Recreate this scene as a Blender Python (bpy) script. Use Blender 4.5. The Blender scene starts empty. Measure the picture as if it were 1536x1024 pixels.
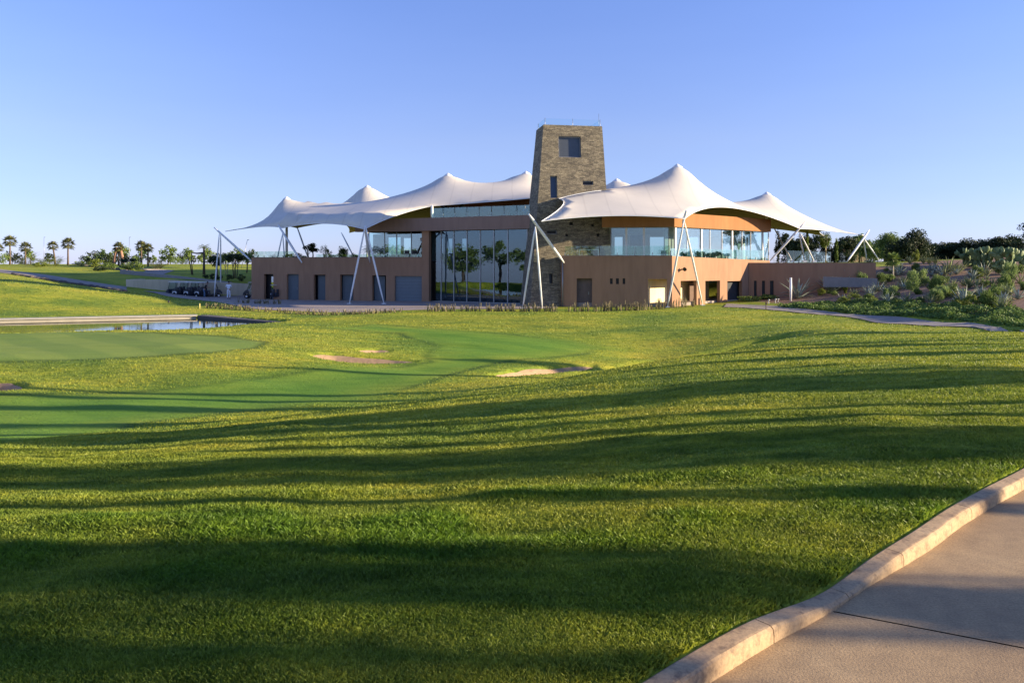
import bpy, bmesh, math, random
import numpy as np
from mathutils import Vector, Matrix, geometry
PI = math.pi
random.seed(7); rng = np.random.default_rng(11)
scene = bpy.context.scene
COL = scene.collection
F, CX, HZ, EYE = 1195.0, 768.0, 396.0, 1.6      # focal in photo pixels, centre, horizon row, eye height

# ------------------------------------------------------------------ helpers
def link(o, parent=None):
    COL.objects.link(o)
    if parent: o.parent = parent
    return o
def tag(o, label=None, cat=None, group=None, kind=None):
    if label: o['label'] = label
    if cat: o['category'] = cat
    if group: o['group'] = group
    if kind: o['kind'] = kind
    return o
def thing(name, label, cat, loc=(0, 0, 0), rz=0, group=None):
    o = bpy.data.objects.new(name, None); o.empty_display_size = .3
    link(o); o.location = loc; o.rotation_euler = (0, 0, rz)
    return tag(o, label, cat, group)
def obj(name, me, mat, parent=None, smooth=False):
    if isinstance(me, bmesh.types.BMesh):
        b = me; me = bpy.data.meshes.new(name); b.normal_update(); b.to_mesh(me); b.free()
    o = bpy.data.objects.new(name, me)
    if mat is not None:
        for m in (mat if isinstance(mat, (list, tuple)) else [mat]): me.materials.append(m)
    if smooth: me.polygons.foreach_set('use_smooth', [True] * len(me.polygons))
    return link(o, parent)
def np_mesh(name, co, faces, n, attrs=None, uv=None):
    """faces: (m,n) int array, all n-gons"""
    me = bpy.data.meshes.new(name)
    co = np.asarray(co, np.float32); faces = np.asarray(faces, np.int32)
    me.vertices.add(len(co)); me.vertices.foreach_set('co', co.ravel())
    me.loops.add(faces.size); me.loops.foreach_set('vertex_index', faces.ravel())
    me.polygons.add(len(faces)); me.polygons.foreach_set('loop_start', np.arange(0, faces.size, n, dtype=np.int32))
    me.update(calc_edges=True)
    for k, v in (attrs or {}).items():
        a = me.attributes.new(k, 'FLOAT', 'POINT'); a.data.foreach_set('value', np.asarray(v, np.float32))
    return me
def BM(): return bmesh.new()
def box(bm, x0, x1, y0, y1, z0, z1, M=None):
    vs = [bm.verts.new(Vector(p) if M is None else M @ Vector(p)) for p in
          [(x0,y0,z0),(x1,y0,z0),(x1,y1,z0),(x0,y1,z0),(x0,y0,z1),(x1,y0,z1),(x1,y1,z1),(x0,y1,z1)]]
    for f in [(0,3,2,1),(4,5,6,7),(0,1,5,4),(1,2,6,5),(2,3,7,6),(3,0,4,7)]: bm.faces.new([vs[i] for i in f])
    return bm
def tube(bm, pts, rads, seg=10, cap=True):
    pts = [Vector(p) for p in pts]
    if not hasattr(rads, '__len__'): rads = [rads] * len(pts)
    rings = []
    for i, p in enumerate(pts):
        d = (pts[min(i+1, len(pts)-1)] - pts[max(i-1, 0)]).normalized()
        a = d.orthogonal().normalized() if i == 0 else (prev - d * prev.dot(d)).normalized()
        prev = a; b = d.cross(a)
        rings.append([bm.verts.new(p + (a*math.cos(t)+b*math.sin(t))*rads[i]) for t in [2*PI*k/seg for k in range(seg)]])
    for i in range(len(rings)-1):
        for k in range(seg):
            f = bm.faces.new([rings[i][k], rings[i][(k+1)%seg], rings[i+1][(k+1)%seg], rings[i+1][k]]); f.smooth = True
    if cap: bm.faces.new(rings[0][::-1]); bm.faces.new(rings[-1])
    return bm
def prism(bm, poly, z0, z1):
    """poly CCW plan polygon; z0,z1 numbers"""
    lo = [bm.verts.new((p[0], p[1], z0)) for p in poly]; hi = [bm.verts.new((p[0], p[1], z1)) for p in poly]
    bm.faces.new(lo[::-1]); bm.faces.new(hi); n = len(poly)
    for i in range(n): bm.faces.new([lo[i], lo[(i+1)%n], hi[(i+1)%n], hi[i]])
    return bm
def copy_tree(o, parent=None, **kw):
    c = o.copy(); COL.objects.link(c)
    if parent: c.parent = parent
    for ch in list(o.children): copy_tree(ch, c)
    return c
def place(root, loc, rz=0, s=1.0, label=None, group=None, cat=None):
    c = copy_tree(root); c.location = loc; c.rotation_euler = (0, 0, rz); c.scale = (s,)*3 if not hasattr(s,'__len__') else s
    return tag(c, label, cat, group)

# ------------------------------------------------------------------ materials
def nodes(name):
    m = bpy.data.materials.new(name); m.use_nodes = True; nt = m.node_tree; nt.nodes.clear()
    out = nt.nodes.new('ShaderNodeOutputMaterial'); return m, nt, out
def N(nt, t, **kw):
    n = nt.nodes.new(t)
    for k, v in kw.items():
        if k in n.inputs.keys() if isinstance(k, str) else False: n.inputs[k].default_value = v
        else: setattr(n, k, v)
    return n
def noise(nt, scale, detail=4, rough=.55, vec=None, mapscale=None, rot=None):
    n = nt.nodes.new('ShaderNodeTexNoise'); n.inputs['Scale'].default_value = scale
    n.inputs['Detail'].default_value = detail; n.inputs['Roughness'].default_value = rough
    g = nt.nodes.new('ShaderNodeNewGeometry'); src = g.outputs['Position']
    if vec == 'obj':
        g = nt.nodes.new('ShaderNodeTexCoord'); src = g.outputs['Object']
    mp = nt.nodes.new('ShaderNodeMapping')
    if mapscale: mp.inputs['Scale'].default_value = mapscale
    if rot: mp.inputs['Rotation'].default_value = rot
    nt.links.new(src, mp.inputs['Vector']); nt.links.new(mp.outputs[0], n.inputs['Vector'])
    return n
def ramp(nt, fac, stops):
    r = nt.nodes.new('ShaderNodeValToRGB'); e = r.color_ramp.elements
    while len(e) < len(stops): e.new(.5)
    for i, (p, c) in enumerate(stops):
        e[i].position = p; e[i].color = (*c, 1) if len(c) == 3 else c
    nt.links.new(fac, r.inputs[0]); return r
def mix(nt, fac, a, b, blend='MIX'):
    m = nt.nodes.new('ShaderNodeMix'); m.data_type = 'RGBA'; m.blend_type = blend
    for s, v in ((m.inputs[0], fac), (m.inputs[6], a), (m.inputs[7], b)):
        if isinstance(v, bpy.types.NodeSocket): nt.links.new(v, s)
        elif hasattr(v, '__len__'): s.default_value = (*v[:3], 1)
        else: s.default_value = v
    return m.outputs[2]
def bsdf(nt, out, col, rough=.8, metal=0, bump=None, bstr=.3, bdist=.02, spec=None):
    b = nt.nodes.new('ShaderNodeBsdfPrincipled')
    if isinstance(col, bpy.types.NodeSocket): nt.links.new(col, b.inputs['Base Color'])
    else: b.inputs['Base Color'].default_value = (*col, 1)
    b.inputs['Roughness'].default_value = rough; b.inputs['Metallic'].default_value = metal
    if spec is not None: b.inputs['Specular IOR Level'].default_value = spec
    if bump is not None:
        bp = nt.nodes.new('ShaderNodeBump'); bp.inputs['Strength'].default_value = bstr; bp.inputs['Distance'].default_value = bdist
        nt.links.new(bump, bp.inputs['Height']); nt.links.new(bp.outputs[0], b.inputs['Normal'])
    nt.links.new(b.outputs[0], out.inputs[0]); return b
def simple(name, col, rough=.7, var=.15, scale=3.0, metal=0, bstr=.15, bdist=.01, spec=None):
    m, nt, out = nodes(name)
    n = noise(nt, scale, 5, .6)
    dark = tuple(c*(1-var) for c in col); lite = tuple(min(1, c*(1+var)) for c in col)
    r = ramp(nt, n.outputs[0], [(.3, dark), (.7, lite)])
    bsdf(nt, out, r.outputs[0], rough, metal, n.outputs[0], bstr, bdist, spec); return m
def leafmat(name, c1, c2, scale=1.5, trans=.25, rough=.6):
    """foliage: hue varies from leaf clump to leaf clump"""
    m, nt, out = nodes(name)
    n = noise(nt, scale, 3, .6); a = nt.nodes.new('ShaderNodeAttribute'); a.attribute_name = 'rnd'
    ad = nt.nodes.new('ShaderNodeMath'); ad.operation = 'MULTIPLY_ADD'; ad.inputs[1].default_value = .45
    nt.links.new(a.outputs['Fac'], ad.inputs[0]); nt.links.new(n.outputs[0], ad.inputs[2])
    r = ramp(nt, ad.outputs[0], [(.35, c1), (.95, c2)])
    b = nt.nodes.new('ShaderNodeBsdfPrincipled'); b.inputs['Roughness'].default_value = rough; b.inputs['Specular IOR Level'].default_value = .25
    nt.links.new(r.outputs[0], b.inputs['Base Color'])
    t = nt.nodes.new('ShaderNodeBsdfTranslucent'); nt.links.new(r.outputs[0], t.inputs[0])
    mx = nt.nodes.new('ShaderNodeMixShader'); mx.inputs[0].default_value = trans
    nt.links.new(b.outputs[0], mx.inputs[1]); nt.links.new(t.outputs[0], mx.inputs[2]); nt.links.new(mx.outputs[0], out.inputs[0])
    return m
def glassmat(name, tint=(.75, .85, .85), refl=.3, rough=.01, gcol=(.9, .95, 1)):
    m, nt, out = nodes(name)
    t = nt.nodes.new('ShaderNodeBsdfTransparent'); t.inputs[0].default_value = (*tint, 1)
    g = nt.nodes.new('ShaderNodeBsdfGlossy'); g.inputs['Roughness'].default_value = rough; g.inputs[0].default_value = (*gcol, 1)
    lw = nt.nodes.new('ShaderNodeLayerWeight'); lw.inputs[0].default_value = .35
    mr = nt.nodes.new('ShaderNodeMapRange'); mr.inputs[3].default_value = refl; mr.inputs[4].default_value = .42
    nt.links.new(lw.outputs['Fresnel'], mr.inputs[0])
    n = noise(nt, .5, 2, .4); bp = nt.nodes.new('ShaderNodeBump'); bp.inputs['Strength'].default_value = .04; bp.inputs['Distance'].default_value = .1
    nt.links.new(n.outputs[0], bp.inputs['Height']); nt.links.new(bp.outputs[0], g.inputs['Normal'])
    mx = nt.nodes.new('ShaderNodeMixShader'); nt.links.new(mr.outputs[0], mx.inputs[0])
    nt.links.new(t.outputs[0], mx.inputs[1]); nt.links.new(g.outputs[0], mx.inputs[2]); nt.links.new(mx.outputs[0], out.inputs[0])
    return m

# ------------------------------------------------------------------ terrain
# one profile per direction: photo column x -> list of (distance Y, height z)
PROF = {
 -500: [(1,.0),(3,.05),(5,-.1),(8,-.5),(12,-1.1),(16,-1.9),(20,-2.1),(25,-2.0),(29,-1.8),(38,-1.7),(57,-1.7),(60,-2.0),(66,-1.4),(75,-.5),(85,.5),(95,1.0),(130,1.5),(200,1.6),(3500,1.6)],
 0:   [(1,.0),(3,.08),(5,-.05),(8,-.45),(10,-.75),(12,-1.08),(14,-1.45),(17,-1.95),(20,-2.08),(23,-2.12),(25,-2.05),(26.5,-1.93),(29,-1.72),(31,-1.72),(38,-1.76),(41,-2.0),(45,-2.25),(54,-2.25),(57,-2.05),(60,-1.55),(64,-.55),(66,-.12),(67.5,.08),(75,.3),(85,.65),(90,.85),(110,1.3),(140,1.55),(200,1.6),(3500,1.6)],
 190: [(1,.0),(3,.08),(5,-.03),(8,-.42),(10,-.7),(12,-1.02),(14,-1.35),(16.5,-1.85),(20,-2.08),(23,-2.12),(26,-1.98),(29,-1.74),(32,-1.62),(38,-1.62),(42,-1.9),(46,-2.25),(57,-2.25),(59,-2.15),(62,-1.9),(66,-1.22),(68,-.97),(72,-1.08),(80,-1.1),(83,-.95),(86,-.6),(95,.3),(110,1.1),(130,1.5),(200,1.6),(3500,1.6)],
 300: [(1,.0),(3,.1),(5,-.02),(8,-.38),(10,-.64),(12,-.95),(14,-1.3),(16,-1.7),(18,-1.95),(20,-2.1),(23,-2.12),(26,-1.98),(29,-1.75),(32,-1.6),(37,-1.58),(40,-1.75),(45,-2.15),(58,-2.2),(62,-2.02),(66,-1.75),(68.5,-1.64),(72,-1.8),(75,-1.92),(85,-1.9),(86.5,-.3),(95,.2),(110,.85),(130,1.3),(150,1.5),(200,1.6),(3500,1.6)],
 400: [(1,.0),(3,.1),(5,-.01),(8,-.36),(11,-.7),(13,-.98),(15,-1.3),(17,-1.7),(20,-2.05),(23,-2.14),(26,-2.05),(29,-1.85),(32,-1.66),(37,-1.6),(42,-1.72),(50,-2.1),(58,-2.15),(65,-2.0),(70,-1.92),(86,-1.92),(88,-.3),(110,.7),(130,1.2),(200,1.6),(3500,1.6)],
 500: [(1,.0),(3,.1),(5,-.01),(8,-.35),(11,-.65),(13,-.9),(15,-1.2),(17,-1.6),(19,-1.95),(23,-2.14),(27,-2.1),(29,-2.04),(32,-1.85),(34,-1.78),(38,-1.9),(46,-2.05),(58,-2.1),(63,-2.0),(68,-1.94),(90,-1.94),(95,-1.0),(120,.6),(200,1.6),(3500,1.6)],
 600: [(1,.0),(3,.1),(5,0),(8,-.34),(11,-.6),(13,-.8),(15,-1.02),(16.5,-1.5),(18,-1.9),(21,-2.1),(27,-2.15),(31,-2.1),(33,-1.93),(36,-1.97),(42,-2.05),(50,-2.07),(58,-2.0),(62,-1.95),(95,-1.95),(120,.6),(200,1.6),(3500,1.6)],
 768: [(1,.0),(3,.1),(5,.03),(8,-.24),(11,-.48),(14,-.7),(16,-.86),(17.5,-1.12),(19,-1.5),(22,-1.75),(25,-2.0),(28,-2.1),(32,-2.15),(40,-2.15),(48,-2.0),(56,-1.93),(62,-1.95),(95,-1.95),(120,.6),(200,1.6),(3500,1.6)],
 1000:[(1,.0),(3,.1),(5,.06),(8,-.11),(12,-.32),(16,-.5),(19,-.64),(20.5,-.88),(23,-1.55),(26,-2.2),(30,-2.65),(36,-2.7),(41,-2.3),(46,-1.98),(52,-1.8),(56,-1.78),(62,-1.93),(95,-1.93),(120,.8),(200,1.7),(3500,1.7)],
 1130:[(1,.0),(3,.1),(5,.08),(8,-.05),(12,-.2),(16,-.36),(20,-.55),(24,-.74),(26,-.98),(29,-1.55),(32,-1.9),(36,-1.98),(42,-1.88),(48,-1.8),(56,-1.75),(64,-1.72),(73,-1.72),(77,-1.6),(80,1.2),(95,1.6),(200,1.9),(3500,1.7)],
 1205:[(1,.0),(3,.1),(5,.08),(8,-.02),(12,-.15),(16,-.3),(20,-.49),(25,-.76),(29,-1.0),(32,-1.12),(36,-1.32),(40,-1.6),(46,-1.8),(54,-1.76),(60,-1.66),(66,-1.5),(71,-1.35),(73.5,-1.35),(76,1.0),(80,1.5),(95,1.65),(200,2.0),(3500,1.7)],
 1280:[(1,.0),(3,.1),(5,.09),(8,.02),(12,-.1),(16,-.25),(20,-.43),(25,-.72),(29,-.92),(32,-1.0),(36,-1.22),(40,-1.52),(45,-1.85),(50,-1.85),(54,-1.78),(60,-1.55),(66,-1.2),(69,-1.0),(71.8,-.9),(74.5,1.6),(95,1.7),(200,2.1),(3500,1.7)],
 1340:[(1,.0),(3,.1),(5,.1),(8,.03),(12,-.08),(16,-.2),(20,-.38),(25,-.68),(29,-.96),(33,-1.3),(37,-1.65),(42,-1.8),(46,-1.8),(50,-1.68),(56,-1.3),(62,-.8),(69,-.2),(74,1.2),(80,1.6),(95,1.9),(200,2.3),(3500,1.7)],
 1440:[(1,.0),(3,.08),(5,.1),(8,.05),(12,-.04),(16,-.16),(20,-.34),(25,-.65),(30,-.98),(35,-1.4),(39,-1.62),(43,-1.65),(46,-1.45),(52,-.95),(60,-.2),(68,.55),(75,1.2),(85,1.9),(100,2.3),(200,2.8),(3500,1.7)],
 1536:[(1,.0),(3,.05),(5,.09),(8,.06),(12,-.02),(16,-.12),(20,-.3),(25,-.62),(30,-.96),(34,-1.3),(38,-1.5),(42,-1.35),(47,-1.0),(53,-.4),(60,.3),(68,1.0),(75,1.6),(85,2.3),(100,2.7),(200,3.0),(3500,1.7)],
 2100:[(1,.0),(3,.0),(5,.05),(8,.08),(12,.05),(16,0),(20,-.1),(25,-.35),(30,-.6),(38,-.8),(47,-.4),(60,.6),(75,1.8),(100,2.8),(200,3.0),(3500,1.7)],
}
LY = np.linspace(math.log(.8), math.log(3500), 700)
U = np.linspace(-1.6, 1.6, 321)
_cols = sorted(PROF); _cu = np.array([(c-CX)/F for c in _cols])
_T = np.array([np.interp(LY, [math.log(p[0]) for p in PROF[c]], [p[1] for p in PROF[c]]) for c in _cols])
def _smooth(A, s, ax):
    r = int(3*s)+1; k = np.exp(-.5*(np.arange(-r, r+1)/s)**2); k /= k.sum()
    P = np.pad(A, [(r, r) if i == ax else (0, 0) for i in range(2)], mode='edge')
    return np.apply_along_axis(lambda v: np.convolve(v, k, 'valid'), ax, P)
_T = _smooth(_T, 1.6, 1)
TAB = np.array([np.interp(U, _cu, _T[:, j]) for j in range(len(LY))]).T
TAB = _smooth(TAB, 4, 0)
def _hash(ix, iy, s):
    v = np.sin(ix*127.1 + iy*311.7 + s*74.7)*43758.5453; return v - np.floor(v)
def vnoise(x, y, s=0):
    ix, iy = np.floor(x), np.floor(y); fx, fy = x-ix, y-iy
    fx = fx*fx*(3-2*fx); fy = fy*fy*(3-2*fy)
    a, b, c, d = _hash(ix, iy, s), _hash(ix+1, iy, s), _hash(ix, iy+1, s), _hash(ix+1, iy+1, s)
    return (a*(1-fx)+b*fx)*(1-fy)+(c*(1-fx)+d*fx)*fy - .5
def pip(poly, x, y):
    """vectorised point in polygon"""
    inside = np.zeros(np.shape(x), bool); n = len(poly); j = n-1
    for i in range(n):
        xi, yi = poly[i]; xj, yj = poly[j]
        if yi != yj:
            c = ((yi > y) != (yj > y)) & (x < (xj-xi)*(y-yi)/(yj-yi)+xi); inside ^= c
        j = i
    return inside
def pdist(poly, x, y, closed=True):
    d = np.full(np.shape(x), 1e9); n = len(poly)
    for i in range(n if closed else n-1):
        ax, ay = poly[i]; bx, by = poly[(i+1) % n]; dx, dy = bx-ax, by-ay
        t = np.clip(((x-ax)*dx+(y-ay)*dy)/(dx*dx+dy*dy+1e-9), 0, 1)
        d = np.minimum(d, np.hypot(x-ax-t*dx, y-ay-t*dy))
    return d
def hbase(x, y):
    x = np.asarray(x, float); y = np.asarray(y, float)
    yy = np.maximum(y, 2.0); u = np.clip(x/yy, -1.599, 1.599)
    fi = (u-U[0])/(U[1]-U[0]); i = np.clip(fi.astype(int), 0, len(U)-2); fu = fi-i
    fj = np.clip((np.log(yy)-LY[0])/(LY[1]-LY[0]), 0, len(LY)-1.001); j = fj.astype(int); fv = fj-j
    return (TAB[i, j]*(1-fu)+TAB[i+1, j]*fu)*(1-fv)+(TAB[i, j+1]*(1-fu)+TAB[i+1, j+1]*fu)*fv
# kerb line of the near path (foot of the kerb, on the paving)
GUT = [(-2.6,-2.6),(-1.6,-.6),(-.8,.9),(-.05,2.15),(.4,2.68),(.758,3.044),(1.056,3.32),(1.26,3.49),(1.495,3.69),(1.833,4.01),(2.293,4.415),(2.85,4.96),(3.636,5.657),(5.0,6.8),(8.0,8.9),(13,11.2),(20,13)]
PATHPOLY = GUT + [(22, 8.5), (15, 6.8), (10, 4.4), (6.5, 1.6), (4.0, -2.6)]
POND = [(-62,35),(-45,40.5),(-33,43.5),(-24,45),(-18,47.5),(-15.2,50),(-14.8,53.1),(-22.9,58.8),(-34.7,54.55),(-62,44.7)]
BUNKP = []; GRP = [(-30,31),(-14,31),(-9,36),(-14,40),(-30,40)]
def height(x, y, carve=True):
    z = hbase(x, y)
    r = np.hypot(x, y)
    z = z + .05*np.clip((r-9)/15, 0, 1)*np.clip((120-r)/40, 0, 1)*(vnoise(x/3.1, y/2.3, 1)) \
          + .05*np.clip((r-2)/6, 0, 1)*vnoise(x/1.7+3, y/.95, 2)*np.clip((60-r)/30, 0, 1) \
          + .034*vnoise(x/.62, y/.36, 5)*np.clip((24-r)/10, 0, 1) + .2*np.clip((r-14)/14, 0, 1)*np.clip((62-r)/10, 0, 1)*vnoise(x/5.2+.3*y, y/3.6, 41)*np.clip(pdist(GRP, x, y)/3, 0, 1) + .11*np.clip((r-5)/8, 0, 1)*np.clip((66-r)/12, 0, 1)*vnoise(x/3.4+.4*y, y/.75, 9)*(.5+vnoise(x/9, y/6, 14))
    z = z - .85*np.exp(-(pdist([(3.5, 29), (6.5, 32), (9.8, 34.2), (12.0, 35.2)], x, y, False)/1.7)**4)*np.clip((x-2)/5, 0, 1)
    if carve:
        ip = pip(PATHPOLY, x, y); d = pdist(PATHPOLY, x, y)
        z = np.where(ip, np.minimum(z, -.07), np.where(d < .1, np.minimum(z, .0), np.where(d < 1.3, z+(.07-.05*np.exp(-(np.hypot(x-1.62, y-3.8)/.55)**2)-z)*(1-(d-.1)/1.2)**2, z)))
        for poly, dep, soft in BUNKP:
            cx_ = sum(q[0] for q in poly)/len(poly); cy_ = sum(q[1] for q in poly)/len(poly)
            k = np.hypot(x-cx_, y-cy_) < 9
            if not np.any(k): continue
            ip = pip(poly, x[k], y[k]); d = pdist(poly, x[k], y[k])
            z = np.array(z); z[k] = z[k] - dep*np.clip(np.where(ip, .35+d/soft, .35-d/.25*.35), 0, 1)
        ip = pip(POND, x, y); d = pdist(POND, x, y)
        z = np.where(ip, np.minimum(z, -2.38 - .5*np.clip(d/1.5, 0, 1)), z)
    return z
def hz(x, y): return float(height(np.array([x]), np.array([y]))[0])
_YS = np.exp(np.linspace(math.log(2.2), math.log(1500), 5000))
def at(px, py, z=None):
    """photo pixel -> point of the ground it shows (or on the plane z)"""
    u = (px-CX)/F
    if z is not None:
        Y = F*(EYE-z)/(py-HZ); return Vector((u*Y, Y, z))
    h = height(u*_YS, _YS, True); ray = EYE-(py-HZ)/F*_YS
    k = np.argmax(h >= ray)
    if not (h >= ray).any(): k = len(_YS)-1
    return Vector((u*_YS[k], _YS[k], h[k]))
def W(px, py, Y):
    """photo pixel at distance Y"""
    return Vector(((px-CX)/F*Y, Y, EYE-(py-HZ)*Y/F))
def PL(pts): return [tuple(at(*p)[:2]) for p in pts]
# sand bunkers
BUNK = [[(468,531),(500,530),(540,533),(590,537),(622,541),(600,543),(560,543),(520,541),(490,537)],
        [(536,524),(565,523),(585,525),(575,527),(550,527)],
        [(738,562),(775,554),(830,549.5),(890,547.5),(870,553.5),(830,557.5),(790,560.5),(755,563.5)],
        [(554,603),(600,600.5),(680,596),(722,593.5),(690,597),(640,600),(590,603.3)],
        [(-40,566),(0,569),(22,572),(34,578),(22,582),(-10,584),(-40,585)]]
BPL = [PL(b) for b in BUNK]
BUNKP[:] = [(b, [.36, .3, .4, .0, .42][i], .4) for i, b in enumerate(BPL)]
# ------------------------------------------------------------------ ground sheet
FAIR = PL([(-60,590),(0,592),(150,590),(250,583),(330,574),(420,563),(500,552),(600,550),(645,543),(640,533),(655,520),(600,500),(480,492),(560,486),(700,497),(800,505),(870,513),(893,521),(880,530),(800,538),(745,545),(700,556),(640,575),(560,597),(480,605),(330,620),(200,636),(0,664),(-60,668)])
GREEN = PL([(-80,503),(60,499),(160,498),(260,501),(340,505),(400,513),(385,522),(320,529),(200,536),(80,541),(-80,545)])
SOIL = PL([(1130,452),(1180,456),(1240,459),(1330,462),(1400,466),(1470,474),(1600,484)]) + [(75,50),(90,75),(60,95),(44,88),(36,76.5),(30,74.3),(22,73.5)]
nu, nv = 620, 700
uu = np.concatenate([np.linspace(-1.55, -.7, 60)[:-1], np.linspace(-.7, .7, 500), np.linspace(.7, 1.55, 62)[1:]])
yy = np.exp(np.linspace(math.log(3.0), math.log(3400), 1150))-4.5
UU, YY = np.meshgrid(uu, yy, indexing='ij'); XX = UU*(YY+6.0)
ZZ = height(XX, YY)
a, b = ZZ.shape; idx = np.arange(a*b).reshape(a, b)
fc = np.stack([idx[:-1, :-1], idx[1:, :-1], idx[1:, 1:], idx[:-1, 1:]], -1).reshape(-1, 4)
def zone(poly, X, Y, soft):
    d = pdist(poly, X, Y); s = np.where(pip(poly, X, Y), d, -d); return np.clip(s/soft*.5+.5, 0, 1)
x_, y_ = XX.ravel(), YY.ravel()
zf = np.zeros(a*b); zg = np.zeros(a*b); zs = np.zeros(a*b); ze = np.zeros(a*b)
m = (y_ > 8) & (y_ < 110)
zf[m] = zone(FAIR, x_[m], y_[m], 2.0); zg[m] = zone(GREEN, x_[m], y_[m], .4); zs[m] = zone(SOIL, x_[m], y_[m], .5)
ze[m] = np.maximum(np.exp(-(pdist(FAIR, x_[m], y_[m])/.22)**2)*(.5+vnoise(x_[m]/2.5, y_[m]/2.5, 31)), np.exp(-(pdist(GREEN, x_[m], y_[m])/.2)**2)*.7)
gm = np_mesh('ground', np.stack([x_, y_, ZZ.ravel()], 1), fc, 4, {'fair': zf, 'green': zg, 'soil': zs, 'edge': ze})
def grass_colour(nt):
    n1 = noise(nt, .16, 5, .62, mapscale=(1, 1.8, 1)); n2 = noise(nt, 2.2, 4, .6, mapscale=(1, 1.9, 1)); n3 = noise(nt, 14, 3, .65)
    c = ramp(nt, n1.outputs[0], [(.34, (.17, .25, .04)), (.5, (.32, .36, .045)), (.66, (.45, .42, .055))]).outputs[0]
    c2 = ramp(nt, n2.outputs[0], [(.3, (.55, .68, .6)), (.55, (1, 1, 1)), (.75, (1.25, 1.15, 1.0))]).outputs[0]
    c = mix(nt, .85, c, c2, 'MULTIPLY')
    n4 = noise(nt, 1.0, 4, .65, mapscale=(.9, 4.5, 1)); c = mix(nt, .9, c, ramp(nt, n4.outputs[0], [(.32, (.6, .68, .75)), (.5, (1, 1, 1)), (.7, (1.22, 1.12, .95))]).outputs[0], 'MULTIPLY')  # sideways streaks: shade and sun on the tufts painted into the colour
    c3 = ramp(nt, n3.outputs[0], [(.3, (.6, .65, .6)), (.7, (1.25, 1.2, 1.1))]).outputs[0]
    return c, mix(nt, .7, c, c3, 'MULTIPLY'), n2, n3
def attr(nt, name):
    t = nt.nodes.new('ShaderNodeAttribute'); t.attribute_name = name; return t.outputs['Fac']
mg, nt, out = nodes('turf')
_, c, n2, n3 = grass_colour(nt)
nf = noise(nt, .9, 4, .6, mapscale=(.5, 2, 1))
cf = ramp(nt, nf.outputs[0], [(.3, (.115, .235, .028)), (.7, (.175, .31, .04))]).outputs[0]
cg = ramp(nt, nf.outputs[0], [(.3, (.20, .285, .055)), (.7, (.25, .325, .07))]).outputs[0]
cs = ramp(nt, n2.outputs[0], [(.3, (.17, .105, .07)), (.7, (.36, .24, .165))]).outputs[0]
c = mix(nt, attr(nt, 'fair'), c, cf); c = mix(nt, attr(nt, 'green'), c, cg); wv_ = nt.nodes.new('ShaderNodeTexWave'); wv_.inputs['Scale'].default_value = .16; wv_.inputs['Distortion'].default_value = 1.2; wv_.bands_direction = 'DIAGONAL'
g_w = nt.nodes.new('ShaderNodeNewGeometry'); nt.links.new(g_w.outputs['Position'], wv_.inputs['Vector'])
fg = nt.nodes.new('ShaderNodeMath'); fg.operation = 'MAXIMUM'; nt.links.new(attr(nt, 'fair'), fg.inputs[0]); nt.links.new(attr(nt, 'green'), fg.inputs[1])
c = mix(nt, fg.outputs[0], c, mix(nt, 1, c, ramp(nt, wv_.outputs[0], [(.35, (.88, .92, .9)), (.65, (1.08, 1.04, 1.0))]).outputs[0], 'MULTIPLY'))
c = mix(nt, attr(nt, 'edge'), c, (.04, .085, .02)); c = mix(nt, attr(nt, 'soil'), c, cs)
bsdf(nt, out, c, .95, 0, n3.outputs[0], .5, .05, spec=.1)
ground = obj('ground', gm, mg, smooth=True); tag(ground, kind='structure')

# ------------------------------------------------------------------ draped sheets
def drape_blob(name, poly, mat, dz=.012, rings=9, depth=0, sub=6, kind='structure', parent=None):
    """a patch of the ground inside a plan outline, smoothed outline, optional hollow"""
    P = []
    n = len(poly)
    for i in range(n):
        p0, p1, p2, p3 = [Vector(poly[(i+k-1) % n]) for k in range(4)]
        for s in range(sub):
            t = s/sub
            P.append(.5*((2*p1)+(p2-p0)*t+(2*p0-5*p1+4*p2-p3)*t*t+(3*p1-p0-3*p2+p3)*t**3))
    c = Vector((sum(p.x for p in P)/len(P), sum(p.y for p in P)/len(P)))
    co = []; k = len(P)
    for r in range(rings, 0, -1):
        for p in P:
            q = c+(p-c)*(r/rings); co.append((q.x, q.y, r/rings))
    co.append((c.x, c.y, 0)); co = np.array(co)
    z = height(co[:, 0], co[:, 1])+dz-depth*(1-co[:, 2]**3)
    fs = []
    for r in range(rings-1):
        for i in range(k): fs.append((r*k+i, r*k+(i+1) % k, (r+1)*k+(i+1) % k, (r+1)*k+i))
    for i in range(k): fs.append(((rings-1)*k+i, (rings-1)*k+(i+1) % k, len(co)-1, len(co)-1))
    me = bpy.data.meshes.new(name); me.from_pydata([(a_[0], a_[1], zz) for a_, zz in zip(co, z)], [], [tuple(dict.fromkeys(f)) for f in fs])
    me.update(); o = obj(name, me, mat, parent, smooth=True)
    bm = bmesh.new(); bm.from_mesh(me); bmesh.ops.recalc_face_normals(bm, faces=bm.faces)
    if sum(f.normal.z for f in bm.faces) < 0: bmesh.ops.reverse_faces(bm, faces=bm.faces)
    bm.to_mesh(me); bm.free()
    return tag(o, kind=kind)
def resample(pts, n):
    P = [Vector(p) for p in pts]; L = [0]
    for i in range(1, len(P)): L.append(L[-1]+(P[i]-P[i-1]).length)
    out = []
    for k in range(n):
        s = L[-1]*k/(n-1); i = max(j for j in range(len(L)-1) if L[j] <= s+1e-9); t = (s-L[i])/(L[i+1]-L[i]+1e-9)
        p0, p1, p2, p3 = P[max(i-1, 0)], P[i], P[i+1], P[min(i+2, len(P)-1)]
        out.append(.5*((2*p1)+(p2-p0)*t+(2*p0-5*p1+4*p2-p3)*t*t+(3*p1-p0-3*p2+p3)*t**3))
    return out
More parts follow.
